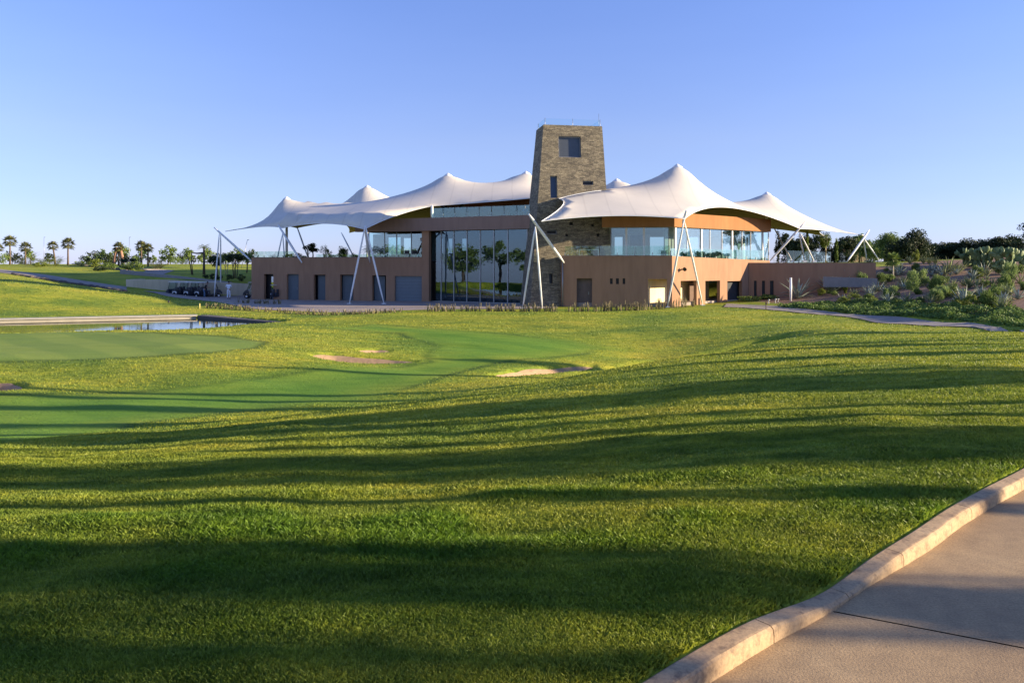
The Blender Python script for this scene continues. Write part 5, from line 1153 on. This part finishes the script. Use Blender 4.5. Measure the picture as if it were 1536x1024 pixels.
# ------------------------------------------------------------------ golf carts
M_navy = simple('navy_body', (.02, .025, .04), .3, .1, spec=.6, bstr=.02); M_seat = simple('grey_vinyl', (.18, .18, .18), .6); M_tyre = simple('tyre_rubber', (.02, .02, .02), .85); M_roof = simple('cart_roof', (.55, .53, .48), .5, .05)
def loft(bm, secs, mat=None):
    """secs: list of rings (same length)"""
    R_ = [[bm.verts.new(p) for p in s_] for s_ in secs]; n = len(R_[0])
    for a_, b_ in zip(R_[:-1], R_[1:]):
        for k in range(n): f = bm.faces.new([a_[k], a_[(k+1) % n], b_[(k+1) % n], b_[k]])
    bm.faces.new(R_[0][::-1]); bm.faces.new(R_[-1]); bmesh.ops.recalc_face_normals(bm, faces=bm.faces)
def side_prism(bm, prof, y0, y1, bev=.03):
    """extrude an x-z outline across y"""
    a_ = [bm.verts.new((x, y0, z)) for x, z in prof]; b_ = [bm.verts.new((x, y1, z)) for x, z in prof]; n = len(prof)
    bm.faces.new(a_); bm.faces.new(b_[::-1])
    for k in range(n): bm.faces.new([a_[k], b_[k], b_[(k+1) % n], a_[(k+1) % n]])
    bmesh.ops.recalc_face_normals(bm, faces=bm.faces); bmesh.ops.bevel(bm, geom=bm.edges[:], offset=bev, segments=2, affect='EDGES', clamp_overlap=True)
    return bm
def golf_cart(label, loc, rz, s=1.0):
    """front points to +x"""
    t = thing('golf_cart', label, 'golf cart', loc, rz, 'golf carts in the yard'); t.scale = (s,)*3
    b = obj('body', side_prism(BM(), [(-1.15,.28),(-.95,.28),(-.88,.5),(-.62,.58),(-.36,.5),(-.28,.26),(.62,.26),(.7,.5),(.95,.56),(1.1,.44),(1.22,.34),(1.2,.62),(1.0,.86),(.72,.98),(.6,.9),(.52,.42),(-.02,.4),(-.06,.66),(-.62,.72),(-1.1,.82),(-1.2,.6)], -.56, .56), M_navy, t)
    for y0, y1 in ((-.585, -.565), (.565, .585)): obj('side_panel', side_prism(BM(), [(-1.08,.6),(-.95,.74),(-.3,.68),(-.16,.5),(-.3,.5),(-.45,.62),(-.78,.64),(-.92,.5),(-1.05,.48)], y0, y1, .004), M_white, b)
    obj('seat', side_prism(BM(), [(-.62,.72),(-.04,.68),(-.02,.82),(-.58,.86)], -.52, .52, .03), M_seat, t)
    obj('backrest', side_prism(BM(), [(-.66,.87),(-.54,.87),(-.62,1.2),(-.72,1.2)], -.5, .5, .03), M_seat, t)
    for y in (-.5, .5):
        for q in ([(.78,y,.95),(.48,y*.95,1.72)], [(-.78,y,.8),(-.82,y*.95,1.72)]): obj('post', tube(BM(), q, .022, 8), M_black, t)
    obj('roof', side_prism(BM(), [(-1.0,1.72),(-.9,1.77),(.6,1.79),(.72,1.74),(.7,1.71),(-1.0,1.69)], -.58, .58, .01), M_roof, t)
    ws = BM(); vs = [ws.verts.new(p) for p in [(.80,-.47,.98),(.80,.47,.98),(.52,.45,1.68),(.52,-.45,1.68),(.82,-.47,.98),(.82,.47,.98),(.54,.45,1.68),(.54,-.45,1.68)]]
    for f in [(0,1,2,3),(7,6,5,4),(0,4,5,1),(1,5,6,2),(2,6,7,3),(3,7,4,0)]: ws.faces.new([vs[i] for i in f])
    obj('windscreen', ws, G_rail, t)
    bg_ = obj('bag_rack', tube(BM(), [(-1.15,-.35,.6),(-1.18,-.35,1.0),(-1.18,.35,1.0),(-1.15,.35,.6)], .02, 6), M_black, t)
    for y in (-.22, .22):
        gb = obj('golf_bag', tube(BM(), [(-1.2,y,.5),(-1.26,y,1.25)], [.12, .13], 10), M_dark, t)
    obj('steering_wheel', (lambda bm: (tube(bm, [Vector((.42,-.25,.98))+Vector((math.cos(a_)*.08, math.sin(a_)*.17, math.cos(a_)*.14)) for a_ in [2*PI*k/14 for k in range(15)]], .014, 6, False), tube(bm, [(.62,-.25,.85),(.42,-.25,.98)], .015, 6), bm)[2])(BM()), M_black, t)
    for x in (-.62, .83):
        for y in (-.5, .5):
            w_ = obj('wheel', tube(BM(), [(x,y-.1,.23),(x,y-.08,.23),(x,y+.08,.23),(x,y+.1,.23)], [.19,.23,.23,.19], 20), M_tyre, t)
            obj('rim', tube(BM(), [(x,y-.105,.23),(x,y+.105,.23)], .11, 14), M_white, w_)
    for y in (-.38, .38): obj('headlight', tube(BM(), [(1.12,y,.62),(1.2,y,.61)], [.07,.06], 10), M_offw, t)
    return t
gz = lambda x, Y: Vector(((x-CX)/F*Y, Y, -1.87))
for x, Y, rz, lb in ((264, 82.6, 2.5, 'leftmost navy golf cart of the row parked by the retaining wall'), (281, 82.2, 2.5, 'middle navy golf cart of the row parked by the retaining wall'), (297, 82.0, 2.5, 'third navy golf cart in the row, beside the crouching dark clothed person'),
                     (316, 83.0, .4, 'golf cart seen from behind with open rack, between the two standing people'), (383, 81.0, 3.25, 'navy golf cart with pale roof parked alone at the clubhouse corner'), (413, 79.5, 1.9, 'dark golf cart parked end on before the first doorway')):
    golf_cart(lb, gz(x, Y), rz, .92 if x != 413 else .8)

# ------------------------------------------------------------------ people
def skinned(name, chains, mat, parent, sub=2):
    """chains: {'v': [(co, r)], 'e': [(i, j)]} -> one continuous surface"""
    V, E = chains; me = bpy.data.meshes.new(name); me.from_pydata([v[0] for v in V], E, []); o = bpy.data.objects.new(name, me); COL.objects.link(o)
    m_ = o.modifiers.new('skin', 'SKIN'); m_.use_smooth_shade = True
    for i, v in enumerate(V): r_ = v[1]; me.skin_vertices[0].data[i].radius = (r_ if hasattr(r_, '__len__') else (r_, r_)); me.skin_vertices[0].data[i].use_root = (i == 0)
    o.modifiers.new('sub', 'SUBSURF').levels = sub; o.modifiers['sub'].render_levels = sub
    dg = bpy.context.evaluated_depsgraph_get(); m2 = bpy.data.meshes.new_from_object(o.evaluated_get(dg)); m2.name = name
    bpy.data.objects.remove(o); m2.materials.clear()
    r_ = obj(name, m2, mat, parent, smooth=True); return r_
M_skin = simple('skin', (.35, .2, .13), .6, .05); M_hair = simple('dark_hair', (.02, .015, .012), .7)
def person(label, loc, rz, shirt, trousers, arms='down', bend=0., legs=(0., 0.)):
    t = thing('person', label, 'person', loc, rz)            # faces +y
    def T(p):      # bend the upper body forward about the hips
        x, y, z = p
        if z > .95: dz = z-.95; y, z = y+dz*math.sin(bend), .95+dz*math.cos(bend)-0*y
        return (x, y, z)
    V = [(T((0,0,.95)),(.14,.1)), (T((0,0,1.12)),(.125,.09)), (T((0,0,1.32)),(.15,.1)), (T((0,0,1.43)),(.09,.07)), (T((0,.01,1.5)),.052), (T((0,.02,1.57)),(.062,.075)), (T((0,.02,1.66)),(.075,.092)), (T((0,.01,1.74)),(.05,.06))]
    E = [(0,1),(1,2),(2,3),(3,4),(4,5),(5,6),(6,7)]
    def add(p, r_, par): V.append((p, r_)); E.append((par, len(V)-1)); return len(V)-1
    hands = []
    for s_ in (-1, 1):
        sh = add(T((s_*.19,0,1.4)), .058, 2)
        if arms == 'down': el, wr, pm, fd = T((s_*.25,-.01,1.13)), (s_*.26,.06+math.sin(bend)*.2,.9), (s_*.26,.08+math.sin(bend)*.2,.82), (0,.02,-1)
        elif arms == 'chest': el, wr, pm, fd = T((s_*.27,.1,1.16)), T((s_*.1,.26,1.24)), T((s_*.03,.27,1.26)), (-s_,.1,.15)
        else: el, wr, pm, fd = T((s_*.24,.14,1.16)), T((s_*.18,.4,1.1)), T((s_*.17,.48,1.1)), (0,1,-.2)
        e_ = add(el, .043, sh); w_ = add(wr, .028, e_); p_ = add(pm, (.036, .018), w_)
        fd = Vector(fd).normalized(); sd = fd.cross(Vector((0,0,1))) if abs(fd.z) < .8 else Vector((0,1,0)); sd.normalize()
        for k, l in enumerate((.07,.08,.075,.06)):
            b_ = Vector(pm)+sd*(k-1.5)*.02; f1 = add(tuple(b_+fd*l*.55), .009, p_); add(tuple(b_+fd*l+Vector((0,.01,-.008))), .008, f1)
        th = add(tuple(Vector(pm)-sd*.045+fd*.005), .011, p_); add(tuple(Vector(pm)-sd*.06+fd*.035), .009, th)
    for s_, lg in zip((-1, 1), legs):
        hp = add((s_*.09,0,.88), .088, 0); kn = add((s_*.1,.03+lg*.5,.5), .058, hp); an = add((s_*.1,lg,.1), .04, kn); add((s_*.1,lg+.13,.04), (.035,.03), an)
    skinned('body', (V, E), M_skin, t)
    V = [(T((0,0,.93)),(.17,.125)), (T((0,0,1.12)),(.15,.11)), (T((0,0,1.32)),(.175,.12)), (T((0,0,1.43)),(.1,.08))]; E = [(0,1),(1,2),(2,3)]
    for s_ in (-1, 1):
        sh = add(T((s_*.19,0,1.4)), .07, 2); el = T((s_*.25,-.01,1.13)) if arms == 'down' else (T((s_*.27,.1,1.16)) if arms == 'chest' else T((s_*.24,.14,1.16))); add(el, .056, sh)
    skinned('shirt', (V, E), shirt, t)
    V = [(T((0,0,.99)),(.15,.11)), ((0,0,.9),(.15,.12))]; E = [(0,1)]
    for s_, lg in zip((-1, 1), legs): hp = add((s_*.095,0,.84), .1, 1); kn = add((s_*.1,.03+lg*.5,.5), .075, hp); add((s_*.1,lg,.12), .062, kn)
    skinned('trousers', (V, E), trousers, t)
    for s_, lg in zip((-1, 1), legs): bm = BM(); box(bm, s_*.1-.045, s_*.1+.045, lg-.07, lg+.19, 0, .085); bmesh.ops.bevel(bm, geom=bm.edges[:], offset=.025, segments=2, affect='EDGES'); obj('shoe', bm, M_black, t)
    c = Vector(T((0,.02,1.665))); bm = BM(); bmesh.ops.create_uvsphere(bm, u_segments=16, v_segments=12, radius=1, matrix=Matrix.Translation(c+Vector((0,-.015,.03))) @ Matrix.Diagonal((.088,.1,.1,1)))
    bmesh.ops.delete(bm, geom=[v for v in bm.verts if v.co.z < c.z-.03 or (v.co.y > c.y+.045 and v.co.z < c.z+.06)], context='VERTS'); obj('hair', bm, M_hair, t, True)
    for s_ in (-1, 1):
        bm = BM(); bmesh.ops.create_uvsphere(bm, u_segments=8, v_segments=6, radius=.011, matrix=Matrix.Translation(c+Vector((s_*.03,.082,.0)))); obj('eye', bm, M_white, t)
        bm = BM(); bmesh.ops.create_uvsphere(bm, u_segments=8, v_segments=6, radius=1, matrix=Matrix.Translation(c+Vector((s_*.082,.0,-.01))) @ Matrix.Diagonal((.012,.022,.032,1))); obj('ear', bm, M_skin, t)
    bm = BM(); tube(bm, [c+Vector((0,.085,.01)), c+Vector((0,.112,-.03))], [.009,.016], 8); obj('nose', bm, M_skin, t)
    bm = BM(); tube(bm, [c+Vector((-.025,.082,-.058)), c+Vector((0,.09,-.06)), c+Vector((.025,.082,-.058))], .006, 6); obj('mouth', bm, simple('lips', (.3, .12, .1), .6), t)
    return t
M_wcl = simple('white_cloth', (.78, .8, .84), .85, .05, bstr=.3); M_dcl = simple('black_cloth', (.02, .02, .022), .85); M_jean = simple('blue_denim', (.09, .16, .26), .85); M_blu = simple('blue_cloth', (.08, .16, .35), .85)
t = person('person in all white clothes standing with legs apart, hands drawn to the chest', gz(343, 79.2), .25, M_wcl, M_wcl, 'chest', .12, (-.05, .1)); t.scale = (1, 1, 1)
person('person in black top and blue jeans leaning toward a golf cart', gz(306, 80.6), -1.3, M_dcl, M_jean, 'reach', .5, (0, .08))
person('person in blue clothes standing at the glass railing of the upper terrace beside the tower', Vector((W(788, 0, 75.5).x-.05, 75.5, 5.36)), 3.3, M_blu, M_blu, 'reach', .1)

# ------------------------------------------------------------------ furniture behind the glass and on the terraces
t = thing('loudspeaker', 'black square loudspeaker on a stand behind the first upper windows', 'loudspeaker', Vector(((955-CX)/F*68.5, 68.5, 1.8)))
bm = BM(); box(bm, -.55, .45, -.2, .2, 1.3, 2.3); bmesh.ops.bevel(bm, geom=bm.edges[:], offset=.03, segments=2, affect='EDGES'); obj('cabinet', bm, M_black, t)
bm = BM(); tube(bm, [(-.05, 0, 0), (-.05, 0, 1.3)], .03, 8); obj('pole', bm, M_black, t); bm = BM(); tube(bm, [(-.05, 0, 0), (-.05, 0, .03)], .3, 16); obj('base', bm, M_black, t)
M_wood = simple('brown_wood', (.2, .12, .07), .5, .2)
def chair(loc, rz, lb, grp, m_=M_black):
    t = thing('chair', lb, 'chair', loc, rz, grp)
    bm = BM(); box(bm, -.24, .24, -.24, .24, .42, .48); obj('seat', bm, m_, t); bm = BM(); box(bm, -.24, .24, .22, .27, .5, .95); obj('backrest', bm, m_, t)
    for x in (-.2, .2):
        for y in (-.2, .2): obj('leg', tube(BM(), [(x, y, 0), (x, y, .42)], .02, 6), m_, t)
    return t
for i, (px, d, lb) in enumerate([(1018,1.5,'dark chair behind the upper glazing, nearest the left mast leg'),(1036,1.8,'dark chair behind the upper glazing between the two mast legs'),(1046,1.2,'dark chair just right of the front mast legs behind glass'),(1073,2.0,'dark chair behind the upper glazing beside the tan table')]):
    q = UA.p(UA.a(px), 1.81, d); chair(q, i*1.3, lb, 'chairs in the upper room')
for i, (px, d, lb) in enumerate([(1028,2.2,'round brown table behind the upper glazing on the left'),(1083,2.4,'round brown table in the middle of the upper room')]):
    q = UA.p(UA.a(px), 1.81, d); t = thing('table', lb, 'table', q); bm = BM(); tube(bm, [(0,0,.7),(0,0,.75)], .45, 20); obj('top', bm, M_wood, t); bm = BM(); tube(bm, [(0,0,0),(0,0,.7)], .05, 8); obj('leg', bm, M_black, t)
q = UA.p(UA.a(1079), 1.81, 4.0); t = thing('statue', 'tall pale figure shaped sculpture inside the upper room', 'sculpture', q); bm = BM(); tube(bm, [(0,0,0),(0,0,.5),(.05,0,1.1),(0,0,1.6),(.1,0,1.9)], [.3,.35,.2,.4,.12], 12); obj('figure', bm, simple('tan_stone', (.55, .45, .3), .8), t)
for i, (px, lb) in enumerate([(611,'dark lounge chair on the terrace left of the deck lamp'),(621,'dark lounge chair on the terrace nearest the brown pier')]): chair(rp_(px, 76.4), PI+.3*i, lb, 'terrace lounge chairs')
t = thing('parasol', 'folded dark parasol leaning beside the brown pier on the terrace', 'parasol', rp_(622, 76)); bm = BM(); tube(bm, [(0,0,0),(.7,0,1.7)], .025, 8); obj('pole', bm, M_black, t); bm = BM(); tube(bm, [(.25,0,.6),(.45,0,1.1),(.68,0,1.65)], [.1,.09,.03], 10); obj('cover', bm, M_dark, t)
q = rp_(631.7, 76.2); t = thing('globe_lamp', 'white globe lamp at the end of the terrace by the brown pier', 'lamp', q); bm = BM(); bmesh.ops.create_uvsphere(bm, u_segments=16, v_segments=10, radius=.15, matrix=Matrix.Translation((0,0,2.0))); obj('globe', bm, M_white, t, True); obj('pole', tube(BM(), [(0,0,0),(0,0,1.86)], .02, 8), M_steel, t)
# ------------------------------------------------------------------ trees right of the view that throw the long shadows over the lawn
ST = [(23,9.7,2.3,11.5,1.0,4600),(22,5.1,1.15,11,.8,2500),(21,1.75,.85,9.5,4.6,600),(20,2.5,.25,8,4.5,350),(19,.95,.3,9,4.4,450),(19.5,1.3,.42,9,4.4,560),(13,2.75,.42,3.9,.3,260),
      (26,14.2,.6,9,1.0,1200),(21,6.75,.22,7.5,1.0,260),(25,12.4,.3,9.5,1.0,420),(18,3.95,.22,5.2,1.0,230),(24,7.4,.25,6.6,1.0,300),(27,17.0,.8,8.5,1.0,1600),(24,19.2,.26,9,.4,900),(24.5,20.2,.2,9.5,.4,800),(26,24.2,.28,6.6,.4,700),(30,28.8,.7,6,1,900)]
for i, (x, y, R, H, z0, n) in enumerate(ST):
    z = hz(x, y); t = tree('slender upright tree in the roadside row right of the view', 'tree', (x, y, z), R, H-z0, z0, (L_mid, M_bark), int(n*2.2), .24, 'column', 'cypress_tree', seed=500+i, trunk_r=max(.07, R*.12), limbs=3, clumps=40, tight=.3, up=.5, group='roadside trees beyond the right edge')
# a few trees behind the viewer that the entrance glass mirrors
for i, (x, y, R, H) in enumerate([(-58,30,3.5,7),(-66,16,4,7),(-74,36,4,7),(-52,18,2.6,5),(-88,28,5,8),(-62,22,4,7),(-70,30,4.5,8),(-48,8,3,6),(-80,14,5,8),(-30,-20,4,8),(-15,-35,5,9),(5,-40,5,9),(25,-30,4,8)]):
    tree('broad round tree in the loose group behind the viewpoint', 'tree', (x, y, hz(max(x, -75), max(y, -3))-.1 if y > 0 else 0, ), R, H-1.5, 1.5, (L_mid, M_bark), 1500, .5, seed=540+i, trunk_r=.25, group='trees behind the viewpoint')
# ------------------------------------------------------------------ grass blades
mgr, nt, out = nodes('grass_blades')
c0, c, n2, n3 = grass_colour(nt)
a_ = attr(nt, 'rnd'); c = mix(nt, .55, c, ramp(nt, a_, [(0, (.6, .68, .6)), (.55, (1, 1, .9)), (.9, (1.15, 1.1, 1.0)), (1, (1.4, 1.3, 1.2))]).outputs[0], 'MULTIPLY')
lush = attr(nt, 'lush'); c = mix(nt, lush, c, mix(nt, 1, c, (.5, .76, .5), 'MULTIPLY')); c = mix(nt, attr(nt, 'fair'), c, (.15, .28, .035))
b = nt.nodes.new('ShaderNodeBsdfPrincipled'); b.inputs['Roughness'].default_value = .55; b.inputs['Specular IOR Level'].default_value = .3; nt.links.new(c, b.inputs['Base Color'])
t_ = nt.nodes.new('ShaderNodeBsdfTranslucent'); nt.links.new(c, t_.inputs[0]); mx = nt.nodes.new('ShaderNodeMixShader'); mx.inputs[0].default_value = .35
nt.links.new(b.outputs[0], mx.inputs[1]); nt.links.new(t_.outputs[0], mx.inputs[2]); nt.links.new(mx.outputs[0], out.inputs[0])
def blades(name, n, ymin, ymax, seed, lmul=1.0):
    r = np.random.default_rng(seed)
    Y = 1/r.uniform(1/ymax, 1/ymin, n); X = r.uniform(-.70, .70, n)*Y+r.uniform(-.6, .6, n)
    keep = ~pip(PATHPOLY, X, Y) & (pdist(GUT, X, Y, False) > .115+.03*r.random(n))
    keep &= ~pip(GREEN, X, Y) & ~pip(POND, X, Y) & ~pip(SOIL, X, Y)
    for bp_ in BPL: keep &= ~pip(bp_, X, Y)
    for a_, b_ in NOGR: keep &= ~pip(a_, X, Y)
    keep &= Y < 61+np.where(X < -22, 20, 0)
    X, Y = X[keep], Y[keep]; n = len(X)
    patch = np.clip(vnoise(X/.55, Y/.4, 11)+.5*vnoise(X/1.9, Y/1.2, 12)+.1, 0, .6)*np.clip(1-np.abs(Y-4.9)/2.2, 0, 1)
    edge = np.clip(1-pdist(GUT, X, Y, False)/.5, 0, 1)
    L = (.019+.0009*Y)*lmul*r.uniform(.55, 1.25, n)*(1+1.8*patch+.5*edge+.8*vnoise(X/.34, Y/.2, 4)*np.clip((40-Y)/20, .3, 1)); wd = (.002+.0004*Y)*r.uniform(.7, 1.3, n)
    fa = zone(FAIR, X, Y, .5); L = L*(1-.68*fa)
    az = r.uniform(0, 2*PI, n); ln = r.uniform(.15, 1.0, n)*L; z = height(X, Y)-.004
    wx, wy = np.cos(az)*wd, np.sin(az)*wd; a2 = r.uniform(0, 2*PI, n); dx, dy = np.cos(a2)*ln, np.sin(a2)*ln
    B = np.column_stack([X, Y, z]); Wv = np.column_stack([wx, wy, np.zeros(n)]); T = B+np.column_stack([dx, dy, L]); Mv = B+np.column_stack([dx*.35, dy*.35, L*.6])
    co = np.stack([B-Wv, B+Wv, Mv+Wv*.6, T], 1).reshape(-1, 3)
    me = np_mesh(name, co, np.arange(4*n).reshape(-1, 4), 4, {'rnd': np.repeat(r.random(n), 4), 'fair': np.repeat(fa, 4), 'lush': np.repeat(np.clip(patch*2.0+.22*np.clip((10-Y)/6, 0, 1)+.5*vnoise(X/2.2, Y/.9, 51), 0, 1), 4)})
    return tag(obj(name, me, mgr), kind='stuff')
fc_ = [(262,447),(330,452),(420,466),(520,469),(600,466),(680,464),(800,463.5)]
NOGR = [(PL(fc_)+[(3.5,66),(-3,74),(-8,78),(-26,82),(-38,83.4)], 0), (PL([(1085,461),(1140,464),(1200,470),(1290,479),(1400,490),(1480,496.5),(1600,502)])+PL([(1090,456),(1145,458.5),(1210,464),(1300,473.5),(1400,483),(1490,491),(1600,498)])[::-1], 0)]
blades('grass', 800000, 2.6, 9, 21)
blades('grass', 560000, 7, 80, 22)
HZC = [(.54, .62, 1.3), (.69, .66, 1.0), (.9, .75, .98), (.98, .88, 1.2), (1, .9, 1.2)]
# ------------------------------------------------------------------ light, sky, camera
SUN_AZ, SUN_EL = math.radians(-5), math.radians(13)      # measured from +X towards +Y
s = Vector((math.cos(SUN_EL)*math.cos(SUN_AZ), math.cos(SUN_EL)*math.sin(SUN_AZ), math.sin(SUN_EL)))
sl_ = bpy.data.lights.new('sun', 'SUN'); sl_.energy = 5; sl_.angle = math.radians(.5); sl_.color = (1, .82, .57)
so = bpy.data.objects.new('sun', sl_); link(so); so.rotation_euler = s.to_track_quat('Z', 'Y').to_euler()
wd = bpy.data.worlds.new('World'); scene.world = wd; wd.use_nodes = True; nt = wd.node_tree
bg = nt.nodes['Background']; sk = nt.nodes.new('ShaderNodeTexSky'); sk.sky_type = 'NISHITA'; sk.sun_disc = False
sk.sun_elevation = SUN_EL; sk.sun_rotation = math.pi/2-SUN_AZ; sk.air_density = 1.0; sk.dust_density = .1; sk.ozone_density = 3; sk.altitude = 300
tc = nt.nodes.new('ShaderNodeTexCoord'); sx = nt.nodes.new('ShaderNodeSeparateXYZ'); nt.links.new(tc.outputs['Generated'], sx.inputs[0])
hr = ramp(nt, sx.outputs[2], [(0, HZC[0]), (.06, HZC[1]), (.15, HZC[2]), (.32, HZC[3]), (.7, HZC[4])])
sn = nt.nodes.new('ShaderNodeTexNoise'); sn.inputs['Scale'].default_value = 2.2; sn.inputs['Detail'].default_value = 4; smp = nt.nodes.new('ShaderNodeMapping'); smp.inputs['Scale'].default_value = (1, 1, 5)
nt.links.new(tc.outputs['Generated'], smp.inputs[0]); nt.links.new(smp.outputs[0], sn.inputs['Vector'])
nt.links.new(mix(nt, 1, mix(nt, 1, sk.outputs[0], hr.outputs[0], 'MULTIPLY'), ramp(nt, sn.outputs[0], [(.35, (.975, .98, .99)), (.65, (1.03, 1.02, 1.01))]).outputs[0], 'MULTIPLY'), bg.inputs[0]); bg.inputs[1].default_value = .102
cd = bpy.data.cameras.new('camera'); cam = bpy.data.objects.new('camera', cd); link(cam)
cam.location = (0, 0, EYE); cam.rotation_euler = (math.radians(90), 0, 0); cd.sensor_width = 36; cd.lens = F/1536*36
cd.shift_y = -116/1536; cd.clip_start = .05; cd.clip_end = 8000; scene.camera = cam
vs_ = scene.view_settings; vs_.view_transform = 'Standard'; vs_.look = 'None'; vs_.exposure = 1.25; vs_.gamma = 1; vs_.use_curve_mapping = False
scene.cycles.max_bounces = 8; scene.cycles.transparent_max_bounces = 16; scene.cycles.use_denoising = True
